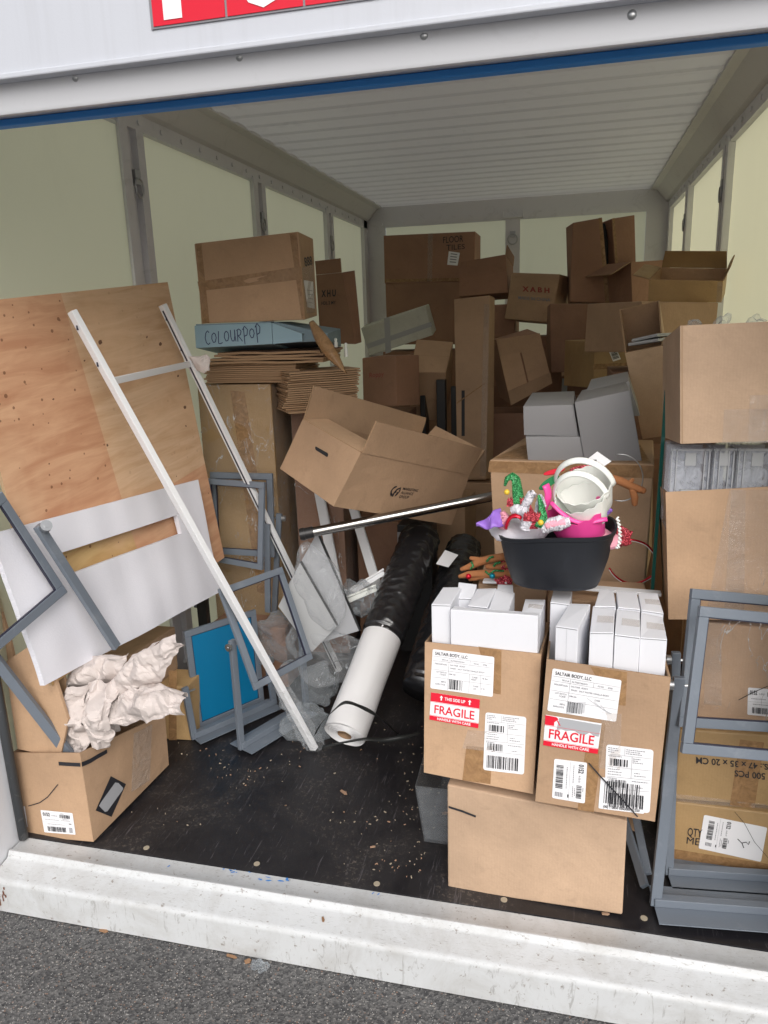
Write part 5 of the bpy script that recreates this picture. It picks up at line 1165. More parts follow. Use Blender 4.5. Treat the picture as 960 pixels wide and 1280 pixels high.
fold(mb, [p(150, 868, .13), p(185, 835, .10), p(222, 800, .08)], [.040, .050, .022], .012, 3, (.2, -1, .1), curl=.02)
fold(mb, [p(150, 868, .15), p(172, 838, .13), p(205, 808, .13)], [.05, .04, .02], .012, 5, (-.6, -1, .3), curl=.03)
fold(mb, [p(140, 890, .12), p(185, 880, .06), p(232, 884, .05)], [.045, .045, .026], .014, 7, (0, -1, .6), curl=.035)
fold(mb, [p(150, 880, .10), p(190, 868, .10), p(228, 876, .08)], [.04, .04, .02], .012, 17, (0, -.4, 1), curl=.03)
fold(mb, [p(88, 850, .15), p(118, 838, .16), p(160, 832, .18)], [.035, .04, .04], .014, 11, (0, -1, .5), curl=.03)
fold(mb, [p(100, 938, .10), p(92, 900, .08), p(96, 855, .12)], [.045, .045, .04], .016, 13, (-.2, -1, .1), curl=.03)
fold(mb, [p(122, 925, .10), p(124, 890, .07), p(130, 850, .12)], [.045, .050, .05], .020, 15, (.1, -1, .1), curl=.03)
blob(mb, p(122, 882, .17), (.075, .06, .08), (0, .3, 0), .035, 11, 21)
blob(mb, p(152, 872, .15), (.06, .05, .055), (0, .3, 0), .03, 12, 22)
tag(mb.build('packing_paper', M['paper'], None, loc=p(120, 930), solid=.0012, weld=False), 'crumpled off-white packing paper spilling out of the open left carton', 'packing paper')
for pp in bpy.data.objects['packing_paper'].data.polygons: pp.use_smooth = False

# ------------------------------------------------------------------ grey sign stands
GS = 'grey metal tabletop sign stands with swivelling frames'
def frame_part(parent, h, bw=.024, th=.014, panel=None, gasket=True):
    """a rectangular frame on the front face of hex h"""
    Wf, Hf = h.size('f'); N_ = (h.pt('f', .5, .5, 1)-h.pt('f', .5, .5)); f = lambda x, y, o_: h.pt('f', x/Wf, y/Hf, o_)
    mb = MB()
    for x0, x1, y0, y1 in ((0, Wf, Hf-bw, Hf), (0, Wf, 0, bw), (0, bw, bw+.0002, Hf-bw-.0002), (Wf-bw, Wf, bw+.0002, Hf-bw-.0002)):
        mb.hexa([f(x, y, o_) for y in (y0, y1) for o_ in (0, -th) for x in (x0, x1)])
    fr = mb.build('frame', M['frame_grey'], parent, bevel=.0018)
    if gasket:
        mb = MB(); g = .0025
        for x0, x1, y0, y1 in ((bw, Wf-bw, Hf-bw-g, Hf-bw), (bw, Wf-bw, bw, bw+g), (bw, bw+g, bw, Hf-bw), (Wf-bw-g, Wf-bw, bw, Hf-bw)):
            mb.hexa([f(x, y, o_) for y in (y0, y1) for o_ in (-.003, -th+.003) for x in (x0, x1)])
        mb.build('gasket', M['frame_dark'], fr)
    if panel:
        mb = MB(); mb.hexa([f(x, y, o_) for y in (bw*.8, Hf-bw*.8) for o_ in (-.004, -.009) for x in (bw*.8, Wf-bw*.8)]); mb.build('panel', M[panel], parent)
    return fr
def leg(parent, a, b, w_=.024, d_=.014, up=(0, -1, 0)):
    mb = MB(); mb.bar(a, b, d_, w_, up) if False else mb.bar(a, b, w_, d_, up); return mb.build('leg', M['frame_grey'], parent, bevel=.0018)
def knob(parent, c, ax, r=.013, l=.012):
    mb = MB(); c = V3(c); ax = V3(ax).normalized(); mb.cyl(c, c+ax*l, r, 18); mb.cyl(c+ax*l, c+ax*(l+.002), r*.45, 10); mb.cyl(c-ax*.05, c, .004, 8); return mb.build('knob', M['bolt'], parent, smooth='auto')
def foot(parent, a, b, fwd, wd=.085, t=.003, lip=.02):
    """flat base plate with its low upright lip"""
    a, b, fw = V3(a), V3(b), V3(fwd).normalized(); mb = MB(); up = Vector((0, 0, 1))
    def sl(x0, x1, z0, z1): mb.hexa([q+fw*x+up*z for z in (z0, z1) for x, in ((x0,), (x1,)) for q in (a, b)])
    sl(-wd/2, wd/2, 0, t); o = mb.build('base_plate', M['frame_grey'], parent, bevel=.0008)
    mb = MB(); sl(-.012, .012, t+.0002, .026); mb.build('base_bar', M['frame_grey'], parent, bevel=.0018); return o

# right front stand
hF = Hex(BOX['FR1']); q0 = on(812, 1140, 1, .045); bz = .004
ax = (hF.pt('f', 1, .5)-hF.pt('f', 0, .5)).normalized(); axh = Vector((ax.x, ax.y, 0)).normalized(); fwd = Vector((axh.y, -axh.x, 0))
def u_stand(h, label, footL, legtopL, width, fr_bw=.024, panel=None, knobs=True, group=GS, axd=None, plate_w=.10, gasket=True, leg_w=.024):
    axd = V3(axd).normalized(); footL, topL = V3(footL), V3(legtopL); fR = footL+axd*width; tR = topL+axd*width; fw = Vector((axd.y, -axd.x, 0)).normalized()
    o = thing('sign_stand', label, 'sign stand', (footL+fR)/2, group)
    if h is not None: frame_part(o, h, fr_bw, panel=panel, gasket=gasket)
    leg(o, footL+Vector((0, 0, .0)), topL, leg_w, .016, tuple(fw)); leg(o, fR, tR, leg_w, .016, tuple(fw))
    e = .026
    foot(o, footL-axd*.004, fR+axd*.004, tuple(fw), plate_w)
    d = (footL-topL).normalized()
    if knobs:
        knob(o, topL+d*.022-axd*.012, tuple(-axd)); knob(o, tR+d*.022+axd*.012, tuple(axd))
    return o
axR = Vector((.975, .10, 0)).normalized()
fl_ = on(819, 1131, 2, .014); tl_ = on(849, 846, 1, fl_[1]+.04)
u_stand(hF, 'front grey sign stand at the right edge of the doorway with an empty frame', fl_, tl_, .345, axd=axR, plate_w=.135, leg_w=.027)
hR = Hex(BOX['FR2']); fl2 = on(836, 1092, 2, .014); fl2[1] += 0; tl2 = on(845, 815, 1, fl2[1]+.02)
u_stand(hR, 'rear grey sign stand at the right, its empty frame just behind the front one', fl2, tl2, .335, axd=axR, plate_w=.12, leg_w=.022)
# grey bars of another stand leaning behind the plain carton
a, b = V3(on(806, 1108, 2, .02)), V3(on(779, 1020, 1, .36)); o = thing('sign_stand', 'folded grey sign stand leaning in the dark gap right of the plain carton', 'sign stand', a, GS)
leg(o, a, b, .022, .014); leg(o, a+Vector((.012, .05, 0)), b+Vector((.03, .05, .02)), .022, .014); mb = MB(); mb.bar(b+Vector((-.006, .004, .012)), b+Vector((.04, .06, .03)), .014, .02); mb.build('frame', M['frame_grey'], o, bevel=.0015)

# blue sign
hB = Hex(BOX['FBL']); a = (hB.pt('f', 1, .5)-hB.pt('f', 0, .5)).normalized(); axb = Vector((a.x, a.y, 0)).normalized(); Wb = hB.size('f')[0]
fa = V3(on(243, 923, 2, .014)); ta = V3(on(227, 850, 1, fa.y+.0)); 
u_stand(hB, 'grey sign stand holding a plain blue panel, facing the doorway at the left', fa, V3((fa.x-.012, fa.y-.01, fa.z+.215)), Wb+.05, panel='panel_blue', axd=axb, plate_w=.11)
# front stand with tilted empty frame
hG = Hex(BOX['FF']); a = (hG.pt('f', 1, .5)-hG.pt('f', 0, .5)).normalized(); axg = Vector((a.x, a.y, 0)).normalized(); Wg = hG.size('f')[0]
fa = V3(on(302, 936, 2, .014)); ta = V3(onp(290, 800, tuple((axg.x, axg.y, 0)), axg.dot(fa)-.0))
u_stand(hG, 'grey sign stand with an empty frame tilted back, in front of the blue one', fa, ta, Wg+.045, axd=axg, plate_w=.12)
# two behind
hA = Hex(BOX['FA']); a = V3(on(343, 765, 1, 1.20)); b = V3(on(349, 642, 1, 1.17)); o = thing('sign_stand', 'rearmost grey sign stand behind the plywood edge, the taller upright frame', 'sign stand', (a.x-.15, a.y, a.z), GS)
frame_part(o, hA, .026); leg(o, a, b, .024, .014); knob(o, b+Vector((.012, 0, -.02)), (1, 0, 0)); leg(o, a-Vector((.33, 0, 0)), b-Vector((.33, 0, 0)), .024, .014)
hK = Hex(BOX['FK']); a = V3(on(335, 765, 1, 1.09)); b = V3(on(334, 655, 1, 1.07)); o = thing('sign_stand', 'grey sign stand frame in front of the rearmost one, beside the plywood edge', 'sign stand', (a.x-.15, a.y, a.z), GS)
frame_part(o, hK, .024); leg(o, a, b, .024, .014); leg(o, a-Vector((.33, 0, 0)), b-Vector((.33, 0, 0)), .024, .014)
CART['A3'] = carton(hex_from((.30, 1.13, .14), (0, 0, 0), (.34, .13, .275)), 'cardboard_box', 'low carton on the floor under the two rear grey frames', tone='card_dark')

# left stand, tipped into the open carton
hL = Hex(BOX['FL']); o = thing('sign_stand', 'grey sign stand tipped upside into the open carton, cut by the left photo edge', 'sign stand', (.12, .2, .05), GS)
cL = cf+.055; qL = [V3(onp(*p_, NP, cL)) for p_ in ((-5, 817), (85, 740), (3, 614), (-84, 690))]
hL = Hex([qL[0], qL[1], qL[0]-nv*.02, qL[1]-nv*.02, qL[3], qL[2], qL[3]-nv*.02, qL[2]-nv*.02]); frame_part(o, hL, .026)
piv = V3(onp(52, 664, NP, cL+.025)); e1 = V3(onp(172, 850, NP, cL+.03)); e1b = V3(on(150, 925, 1, .16))
dirl = (e1-piv).normalized(); leg(o, piv-dirl*.02, piv+dirl*.44, .028, .016, tuple(nv))
knob(o, piv+Vector((.014, -.0, .012)), (.7, -.5, .5), .016, .016)
a2 = V3(on(-4, 826, 1, -.03)); b2 = V3(on(92, 950, 1, .07)); d2_ = (b2-a2).normalized(); leg(o, a2-d2_*.12, b2+d2_*.09, .030, .018, (.2, -1, .2))

# ------------------------------------------------------------------ white rails joined by a crossbar
a = V3(on(90, 389, 0, .135)); b = V3(on(393, 936, 2, .016)); c_ = V3(on(203, 381, 0, .135)); d_ = V3(on(424, 838, 2, .016))
o = thing('rail_frame', 'two long white metal rails joined by a crossbar, leaning across the plywood', 'metal rails', (b+d_)/2)
for s_, e_, slot in ((a, b, 0), (c_, d_, 1)):
    mb = MB(); ud = Vector((1, -.5, .6)); mb.bar(s_, e_, .021, .027, ud); r_ = mb.build('rail', M['rail_white'], o, bevel=.002)
    dd = (e_-s_).normalized(); sd_ = dd.cross(ud).normalized(); u2 = sd_.cross(dd)
    mb = MB(); off = sd_*(.0122)*(1); 
    if slot:
        for sgn in (1, -1): mb.bar(s_+dd*.02+sd_*.0110*sgn, e_-dd*.02+sd_*.0110*sgn, .0015, .007, u2)
        mb.build('slot', M['frame_dark'], r_)
    mb = MB()
    for k in (.05, .17):
        for sgn in (1, -1): mb.box(s_+dd*k+sd_*.0117*sgn, (.003, .008, .014), None)
    mb.build('peg_hole', M['frame_dark'], r_)
ka = a+(b-a)*((472-389)/(936-389)*1.02); kb = c_+(d_-c_)*.175
ka = V3(onp(146, 473, (0, 1, 0), (a+(b-a)*.14).y)); 
def near_pt(A_, B_, px):   # point of the segment that projects nearest to px
    best = min(range(400), key=lambda k: np.linalg.norm(proj(A_+(B_-A_)*k/400)-np.array(px))); return A_+(B_-A_)*best/400
ka, kb = near_pt(a, b, (146, 473)), near_pt(c_, d_, (241, 453)); mb = MB(); mb.bar(ka, kb, .012, .022, (0, 0, 1)); mb.build('crossbar', M['rail_white'], o, bevel=.0015)
mb = MB(); cc = kb+Vector((.03, -.01, 0))
fold(mb, [cc+Vector((-.02, 0, .02)), cc+Vector((.02, 0, .0)), cc+Vector((.045, 0, -.03))], [.01, .035, .012], .012, 31, (0, -1, .2), 8, 12, curl=.015); tag(mb.build('paper_scrap', M['paper'], None, loc=cc, solid=.001), 'torn white paper scrap caught on the right rail at the crossbar', 'paper scrap')
# bubble wrap round the rail foot
mb = MB(); dd = (b-a).normalized()
def fw_(u, v):
    t = 2*PI*u; p_ = b-dd*(.26*(1-v)); r__ = .026+.014*v; q = Vector((math.cos(t), math.sin(t), 0)); return p_+q*(r__+crumple(p_+q*.1, .008, 16, 8))+Vector((0, 0, .012))
mb.grid(fw_, 22, 30); tag(mb.build('plastic_sleeve', M['bag'], None, loc=b, smooth='auto'), 'crinkled clear plastic sleeve round the foot of the left rail', 'plastic sleeve')
# black post behind
a = V3(on(266, 800, 1, 1.0)); mb = MB(); mb.bx(a.x-.02, a.x+.02, .93, .96, 0.001, .62); tag(mb.build('black_post', M['cap'], None, loc=(a.x, .95, 0)), 'short black metal post behind the blue sign', 'post')

# ------------------------------------------------------------------ rolls
def roll(name, label, a, b, r, wrapm, seed, core=True, white_len=None, cat='roll', r2=None):
    a, b = V3(a), V3(b); d = (b-a).normalized(); L_ = (b-a).length; u = d.orthogonal().normalized(); w_ = d.cross(u)
    o = thing(name, label, cat, a-Vector((0, 0, r)))
    if white_len:
        mb = MB()
        def fr(uu, v):
            t = 2*PI*uu; q = u*math.cos(t)+w_*math.sin(t); fl = .012*max(0, -q.z)**3; return a+d*(white_len+.05)*v+q*(r+.0025*noise.noise(Vector((q.x*2, q.y*2, v*3)))-fl)
        mb.grid(fr, 48, 20)
        # spiral end
        n = 26
        def fe(uu, v):
            t = 2*PI*uu; q = u*math.cos(t)+w_*math.sin(t); rad = .026+(r-.026)*v; return a-d*(.004*math.sin(v*34+uu*2*PI))+q*rad
        mb.grid(fe, 48, n); 
        mb.build('film_layers', M['roll_white'], o, smooth='auto')
        mb = MB(); mb.tube([a-d*.004, a+d*.06], .026, 24, caps=False); mb.cyl(a+d*.06, a+d*.062, .026, 24); mb.build('core', M['card_in'], o, smooth='auto')
    s0 = (white_len or 0)/L_
    mb = MB()
    def fb(uu, v):
        t = 2*PI*uu; q = u*math.cos(t)+w_*math.sin(t); vv = s0+(1-s0)*v; p_ = a+d*L_*vv
        env = 1.0 if .03 < v < .97 else .93
        rr_ = (r2 or r)*1.10*env; k = p_+q*.08
        ph = vv*L_*38+2.6*noise.noise(Vector((q.x*1.1, q.y*1.1, q.z*1.1+vv*L_*5+seed)))+.9*q.z
        rd = 1-abs((ph % 2)-1); fd = .5+.5*noise.noise(Vector((q.x*2, q.y*2, q.z*2+vv*L_*7)))
        wr = .007*(rd**1.6)*fd+.004*noise.noise(Vector((q.x*3, q.y*3, vv*L_*40)))+.0045*noise.noise(Vector((q.x, q.y, vv*L_*9+seed)))
        return p_+q*(rr_+wr)
    mb.grid(fb, 72, 170); 
    for e_, s_ in ((a+d*L_*s0, -1), (b, 1)):
        mb.poly([fb(k/72, 0 if s_ < 0 else 1) for k in range(72)])
    mb.build('wrap', M['black_film'], o, smooth=True)
    return o, a, b, d
A_ = V3(on(431, 918, 1, .585)); A_.z = max(A_.z, .078); B_ = V3(on(527, 668, 1, 1.42))
ro, A_, B_, dr = roll('film_roll', 'white foam roll with its upper half wrapped in black plastic, held by a black strap', A_, B_, .076, 'black_film', 4, white_len=.42)
A2 = V3(on(527, 862, 1, .88)); B2 = V3(on(581, 682, 1, 1.62))
roll('film_roll', 'second roll fully wrapped in black plastic, right of the white one', A2, B2, .072, 'black_film', 9)
print_lab = MB(); q = [on(545, 705, 1, 1.38), on(560, 709, 1, 1.38), on(572, 694, 1, 1.42), on(556, 688, 1, 1.42)]; n_ = V3(CAM)-V3(q[0]); n_.normalize()
print_lab.poly([V3(x)+n_*.10 for x in q]); lb_ = tag(print_lab.build('paper_tag', M['label'], None, loc=V3(q[0])+n_*.10, solid=.001), 'creased white paper tag stuck on the second black roll', 'tag')
# strap
sp = [on(400, 915, 1, .56), on(416, 895, 1, .53), on(431, 880, 1, .54), on(442, 879, 1, .56), on(462, 886, 1, .60), on(480, 898, 1, .64), on(496, 911, 2, .01)]
def ribbon(name, pts, wd, m, lab, cat, up=(0, 0, 1)):
    pts = [V3(p_) for p_ in pts]; fine = []
    for i in range(len(pts)-1):
        p0 = pts[max(i-1, 0)]; p1, p2 = pts[i], pts[i+1]; p3 = pts[min(i+2, len(pts)-1)]
        for k in range(6):
            t = k/6; fine.append(.5*((2*p1)+(-p0+p2)*t+(2*p0-5*p1+4*p2-p3)*t*t+(-p0+3*p1-3*p2+p3)*t**3))
    fine.append(pts[-1]); mb = MB(); n = len(fine)-1
    def fn(u_, v_):
        i = round(v_*n); d = (fine[min(i+1, n)]-fine[max(i-1, 0)]).normalized(); s_ = d.cross(V3(up)).normalized(); tw = math.sin(v_*7)*.5; s_ = s_*math.cos(tw)+V3(up)*math.sin(tw); return fine[i]+s_*(u_-.5)*wd
    mb.grid(fn, 1, n); return tag(mb.build(name, M[m], None, loc=fine[0], smooth=True, solid=.0012), lab, cat)
ribbon('strap', [on(394, 918, 1, .56), on(401, 905, 1, .50), on(417, 888, 1, .46), on(432, 878, 1, .45), on(452, 884, 1, .50), on(475, 897, 1, .56), on(494, 915, 2, .02), on(500, 918, 2, .006)], .014, 'black_strap', 'black plastic strap looped over the end of the white roll', 'strap', (0, -.5, 1))
ribbon('strap', [on(403, 934, 1, .49), on(425, 929, 1, .48), on(455, 924, 1, .49), on(480, 925, 1, .53), on(505, 921, 1, .56), on(524, 916, 1, .60)], .013, 'black_strap', 'black plastic strap lying across the mouth of the white roll', 'strap', (0, -.6, 1))

# steel tube
a, b = V3(on(377, 668, 1, .84)), V3(on(618, 620, 1, 1.06)); d = (b-a).normalized(); b = b+d*.10
o = thing('steel_tube', 'dark shiny steel tube lying under the big tipped carton', 'tube', a)
mb = MB(); mb.cyl(a, b, .0185, 28); mb.build('body', M['tube'], o, smooth='auto'); mb = MB(); mb.cyl(a-d*.006, a+d*.045, .0215, 24); mb.cyl(a+d*.0-Vector((0, 0, .03))*0, a+d*.012, .024, 20); mb.build('end_cap', M['cap'], o, smooth='auto')
# white slats behind it
for i, (u0, v0, u1, v1, w_, lb) in enumerate(((400, 620, 424, 745, .045, 'white slat standing behind the steel tube, the left one'), (441, 632, 470, 728, .042, 'white slat standing behind the steel tube, the right one'))):
    a, b = V3(on(u0, v0, 1, 1.42)), V3(on(u1, v1, 1, 1.30)); d = (b-a).normalized(); a = a-d*.16; b = b+d*.06; mb = MB(); mb.bar(a, b, w_, .012, (0, -1, 0)); mb.bar(a+Vector((.016, -.009, 0)), b+Vector((.016, -.009, 0)), .006, .006, (0, -1, 0)); tag(mb.build('upright_trim', M['rail_white'], None, loc=b, bevel=.001), lb, 'slat')
# grey boards in a clear bag
def board(corn, y, label, edge=True, m='board_grey'):
    q = [V3(on(u, v, 1, yy)) for (u, v), yy in zip(corn, y)]; n_ = (q[1]-q[0]).cross(q[2]-q[0]).normalized(); base = min(q, key=lambda p_: p_.z)
    o = thing('sign_board', label, 'board', base); mb = MB(); mb.prism(q, n_*.006); mb.build('panel', M[m], o)
    mb = MB(); mb.bar(q[0]+n_*.003, q[1]+n_*.003, .008, .010, tuple(n_)); mb.build('edge_strip', M['cap'], o); return o
board(((397, 665), (450, 788), (392, 806), (354, 742)), (.93, .96, .92, .90), 'grey pointed board with a black edge, standing on its corner inside clear plastic', m='board_white')
board(((376, 702), (422, 782), (390, 815), (348, 758)), (.88, .90, .86, .84), 'smaller grey board with a black edge, in front of the pointed one')
GB = 'clear plastic bags heaped behind the front sign stand'
for i, (u, v, y, rad, rot, lb, mm, sd_) in enumerate(((398, 735, .88, (.095, .035, .17), (0, -.25, 0), 'clear plastic bag pulled over the grey boards', 'bag', 2), (345, 790, 1.0, (.10, .08, .10), (0, 0, 0), 'crumpled clear plastic bag left of the grey boards', 'bag_thick', 3),
        (408, 812, .93, (.135, .10, .09), (0, .3, 0), 'wide crumpled clear plastic bag between the boards and the white roll', 'bag', 4), (385, 855, .90, (.12, .09, .085), (0, 0, .3), 'crumpled clear plastic bag on the floor behind the front sign stand', 'bag_thick', 5), (388, 902, .70, (.075, .07, .07), (0, 0, 0), 'small crumpled clear plastic bag at the foot of the left rail', 'bag_thick', 6))):
    c0 = V3(on(u, v, 1, y)); mb = MB(); blob(mb, c0, rad, rot, .045 if i else .018, 4.2, sd_, 5)
    for k in range(len(mb.v)):
        if mb.v[k].z < .004: mb.v[k].z = .004
    tag(mb.build('plastic_bag', M[mm], None, loc=c0-Vector((0, 0, rad[2])), smooth=True), lb, 'plastic bag', GB)
# clutter of bright film and strips between the boards and the black roll
for i, (u0, v0, u1, v1, y, m_, lb) in enumerate(((435, 742, 480, 715, 1.15, 'rail_white', 'broken white plastic trim piece behind the black wrapped roll'), (430, 752, 470, 735, 1.10, 'basket_white', 'thin pale strip behind the black wrapped roll, below the trim piece'), (420, 738, 455, 748, 1.12, 'board_white', 'short grey strip behind the pointed board'))):
    a, b = V3(on(u0, v0, 1, y)), V3(on(u1, v1, 1, y+.05)); mb = MB(); mb.bar(a, b, .028, .006, (.3, -1, .8)); mb.bar(a+Vector((0, 0, .012)), b+Vector((0, 0, .012)), .008, .012, (.3, -1, .8)); tag(mb.build('trim_piece', M[m_], None, loc=a, bevel=.001), lb, 'trim piece')
mb = MB(); c0 = V3(on(452, 748, 1, 1.12)); blob(mb, c0, (.10, .08, .07), (0, 0, 0), .035, 8, 7, 4); tag(mb.build('plastic_bag', M['bag_thick'], None, loc=c0, smooth='auto'), 'crumpled clear plastic between the grey boards and the black wrapped roll', 'plastic bag', GB)
mb = MB(); a = V3(on(512, 690, 1, 1.5)); mb.bx(a.x-.06, a.x+.10, 1.52, 1.66, .0, a.z+.12); tag(mb.build('black_case', M['cap'], None, loc=(a.x, 1.6, 0), bevel=.004), 'black upright case behind the tops of the rolls', 'case')
a = on(505, 676, 1, 1.515); mb = MB(); mb.bx(a[0]-.03, a[0]+.035, 1.512, 1.516, a[2]-.05, a[2]+.04); tag(mb.build('paper_tag', M['board_grey'], None, loc=a), 'grey printed tag on the black upright case', 'tag')

# black infill added for the dark gaps in the pile
for i, (c, d, rz, m_, nm, lb, ct) in enumerate((((.92, 2.42, .60), (.05, .05, 1.20), 0, 'cap', 'black_infill', 'black pole standing left of the tall narrow carton', 'infill'), ((.985, 2.46, .58), (.035, .035, 1.16), 0, 'cap', 'black_infill', 'thinner black pole beside the tall narrow carton', 'infill'), ((.80, 2.55, .66), (.03, .12, 1.32), 0, 'cap', 'black_infill_board', 'black infill board between the dark cartons left of the pile', 'board'))):
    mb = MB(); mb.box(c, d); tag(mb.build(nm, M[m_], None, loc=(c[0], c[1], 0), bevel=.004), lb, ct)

# grey tubs behind the worn carton's front edge
def tub(name, label, P, m='grey_tub', lip=True, group=None, openface='u'):
    """tapered open tub: P is the hex, open on its top"""
    h = Hex(P); o = thing(name, label, 'tub', (h.P[0]+h.P[1]+h.P[2]+h.P[3])/4, group); mb = MB(); n = 5
    c8 = sum(h.P, Vector())/8
    inn = [c8+(p_-c8)*.96 for p_ in h.P]
    for k in range(4, 8): inn[k] = h.P[k]+(c8-h.P[k])*.035+(h.P[k]-h.P[k-4])*.012
    hi = Hex(inn)
    for fc in ('f', 'r', 'b', 'l', 'd'):
        mb.poly([h.P[FACES[fc][0]], h.P[FACES[fc][1]], h.P[FACES[fc][3]], h.P[FACES[fc][2]]]); mb.poly([hi.P[FACES[fc][0]], hi.P[FACES[fc][1]], hi.P[FACES[fc][3]], hi.P[FACES[fc][2]]])
    for a, b in ((4, 5), (5, 7), (7, 6), (6, 4)): mb.poly([h.P[a], h.P[b], inn[b], inn[a]])
    mb.build('body', M[m], o, bevel=.014 if m == 'grey_tub' else .006, seg=4, smooth='auto')
    return o, h
GT = 'grey plastic tubs lying on the worn carton'
def tub_from(front, y0, dep, taper=.9):
    q = [V3(on(u, v, 1, y0)) for u, v in front]   # bl br tl tr
    c0 = sum(q, Vector())/4; bk = [c0+(p_-c0)*taper+Vector((.01, dep, .03)) for p_ in q]
    return [q[0], q[1], q[2], q[3], bk[0], bk[1], bk[2], bk[3]]
zt = 1.068
tub('grey_tub', 'grey plastic tub lying on the worn carton, lower left one', tub_from(((660, 575), (731, 578), (657, 546), (727, 546)), .80, .20), group=GT)
tub('grey_tub', 'grey plastic tub lying on the worn carton, upper left one with rounded lower edge', tub_from(((655, 544), (723, 545), (654, 508), (717, 506)), .81, .20), group=GT)
tub('grey_tub', 'largest grey plastic tub, standing tapered at the right of the others', tub_from(((731, 577), (803, 580), (718, 503), (787, 488)), .79, .22, .86), group=GT)
tub('grey_tub', 'grey plastic tub showing only its rim behind the largest one', tub_from(((738, 520), (800, 520), (733, 488), (786, 477)), .98, .14), group=GT)
for (u, v) in ((790, 505),):
    pass
# green edged glass sheet
a, b = V3(on(833, 488, 1, .62)), V3(on(818, 700, 1, .56)); mb = MB(); b.z -= .0; d = (b-a).normalized(); b2_ = b+d*(b.z/-d.z); mb.bar(a, b2_, .010, .006, (0, -1, 0)); mb.prism([a, b2_, b2_+Vector((.03, .28, 0)), a+Vector((.03, .28, 0))], (.003, 0, 0)); tag(mb.build('glass_sheet', M['glass_edge'], None, loc=b2_), 'upright glass sheet showing its dark green edge beside the right stack', 'glass sheet')
# acrylic trays on the leaning pale carton
for k, lb in enumerate(('grey plastic tray lying on the leaning pale carton, the upper one', 'grey plastic tray lying on the leaning pale carton, the lower one')):
    a, b = V3(on(800-6*k, 425+5*k, 1, 1.18)), V3(on(832, 418+6*k, 1, 1.12)); mb = MB(); mb.bar(a, b, .10, .010, (0, 0, 1)); mb.bar(a, b, .105, .003, (0, 0, 1)); tag(mb.build('plastic_tray', M['board_grey'], None, loc=a, bevel=.001), lb, 'tray')
# plastic peeking from the big open carton
for k, (u, v, w_, lb) in enumerate(((866, 405, .02, 'clump of clear film peeking over the left of the big open carton'), (905, 402, .03, 'pointed clump of clear film peeking over the middle of the big open carton'), (945, 399, .04, 'white film edge peeking over the right of the big open carton'))):
    c0 = V3(on(u, v, 1, .48)); mb = MB(); blob(mb, c0-Vector((0, 0, .022)), (w_*.6, .02, .034), (0, 0, 0), .015, 20, 40+k, 3); tag(mb.build('film_clump', M['bag_thick'], None, loc=c0-Vector((0, 0, .05)), smooth='auto'), lb, 'plastic film')
# smoky clear tub under the left fragile carton
q = on(520, 945, 2, .22)
a0, a1 = on(516, 950, 1, .42), on(560, 1003, 1, .20)
tub('storage_tub', 'smoky clear plastic tub on the floor behind the plain carton', [V3(p_) for p_ in ((1.22, .22, .002), (1.31, .22, .002), (1.22, .62, .002), (1.38, .62, .002), (1.20, .20, .20), (1.31, .20, .20), (1.185, .64, .20), (1.40, .64, .20))], m='clear_tub')
CART['sb'] = carton(hex_from((1.42, .55, .16), (0, 0, 0), (.10, .1, .1)), 'cardboard_box', 'small closed carton hidden behind the plain carton', tone='card') if False else None

# ------------------------------------------------------------------ black rubber basket full of party things
def z4(a, b): return (560+a*.2917, 460+b*.2917)
YB = .285
zb = on(700, 741, 1, .20)[2]; zb = max(zb, .792)
L0, R0_ = on(623, 660, 1, YB), on(771, 656, 1, YB); zt = (L0[2]+R0_[2])/2; xc = (L0[0]+R0_[0])/2; hw = (R0_[0]-L0[0])/2
bk_ = thing('rubber_basket', 'tapered black rubber basket standing on the slim white boxes, heaped with party headbands', 'basket', (xc, YB, zb))
def ring(t, hx, hy, k=2.7):
    c_, s_ = math.cos(t), math.sin(t); r_ = (abs(c_)**k+abs(s_)**k)**(-1/k); return hx*r_*c_, hy*r_*s_
mb = MB(); prof = [(0, .0, .70), (.02, .74, .0), (.06, .79, 0), (.5, .88, 0), (.93, .975, 0), (.955, 1.0, 0), (1.0, 1.01, 0), (1.0, .965, 0), (.93, .94, 0), (.4, .83, 0), (.05, .74, 0)]
NS = 56; rows = [(0, .001), (0, .52), (.012, .62), (.045, .70), (.11, .765), (.5, .885), (.92, .965), (.935, .99), (1.0, 1.005), (1.0, .965), (.92, .94), (.4, .84), (.05, .74), (.05, .001)]
b0 = len(mb.v); tl_z = (R0_[2]-L0[2])/2
for (zz, k) in rows:
    for i in range(NS):
        t = 2*PI*i/NS; x, y = ring(t, hw*k, .125*k); mb.v.append(Vector((xc+x, YB+y, zb+(zt-zb)*zz+(tl_z*x/hw)*zz+.004*zz*math.sin(3*t))))
for r_ in range(len(rows)-1):
    for i in range(NS): mb.f.append([b0+r_*NS+i, b0+r_*NS+(i+1) % NS, b0+(r_+1)*NS+(i+1) % NS, b0+(r_+1)*NS+i]); mb.mi.append(0)
mb.build('body', M['basket_black'], bk_, smooth='auto')
GP = 'party things heaped in the black basket'
def W_(a, b, y): return V3(on(*z4(a, b), 1, y))
def arcpts(fn, n=24): return [fn(k/n) for k in range(n+1)]
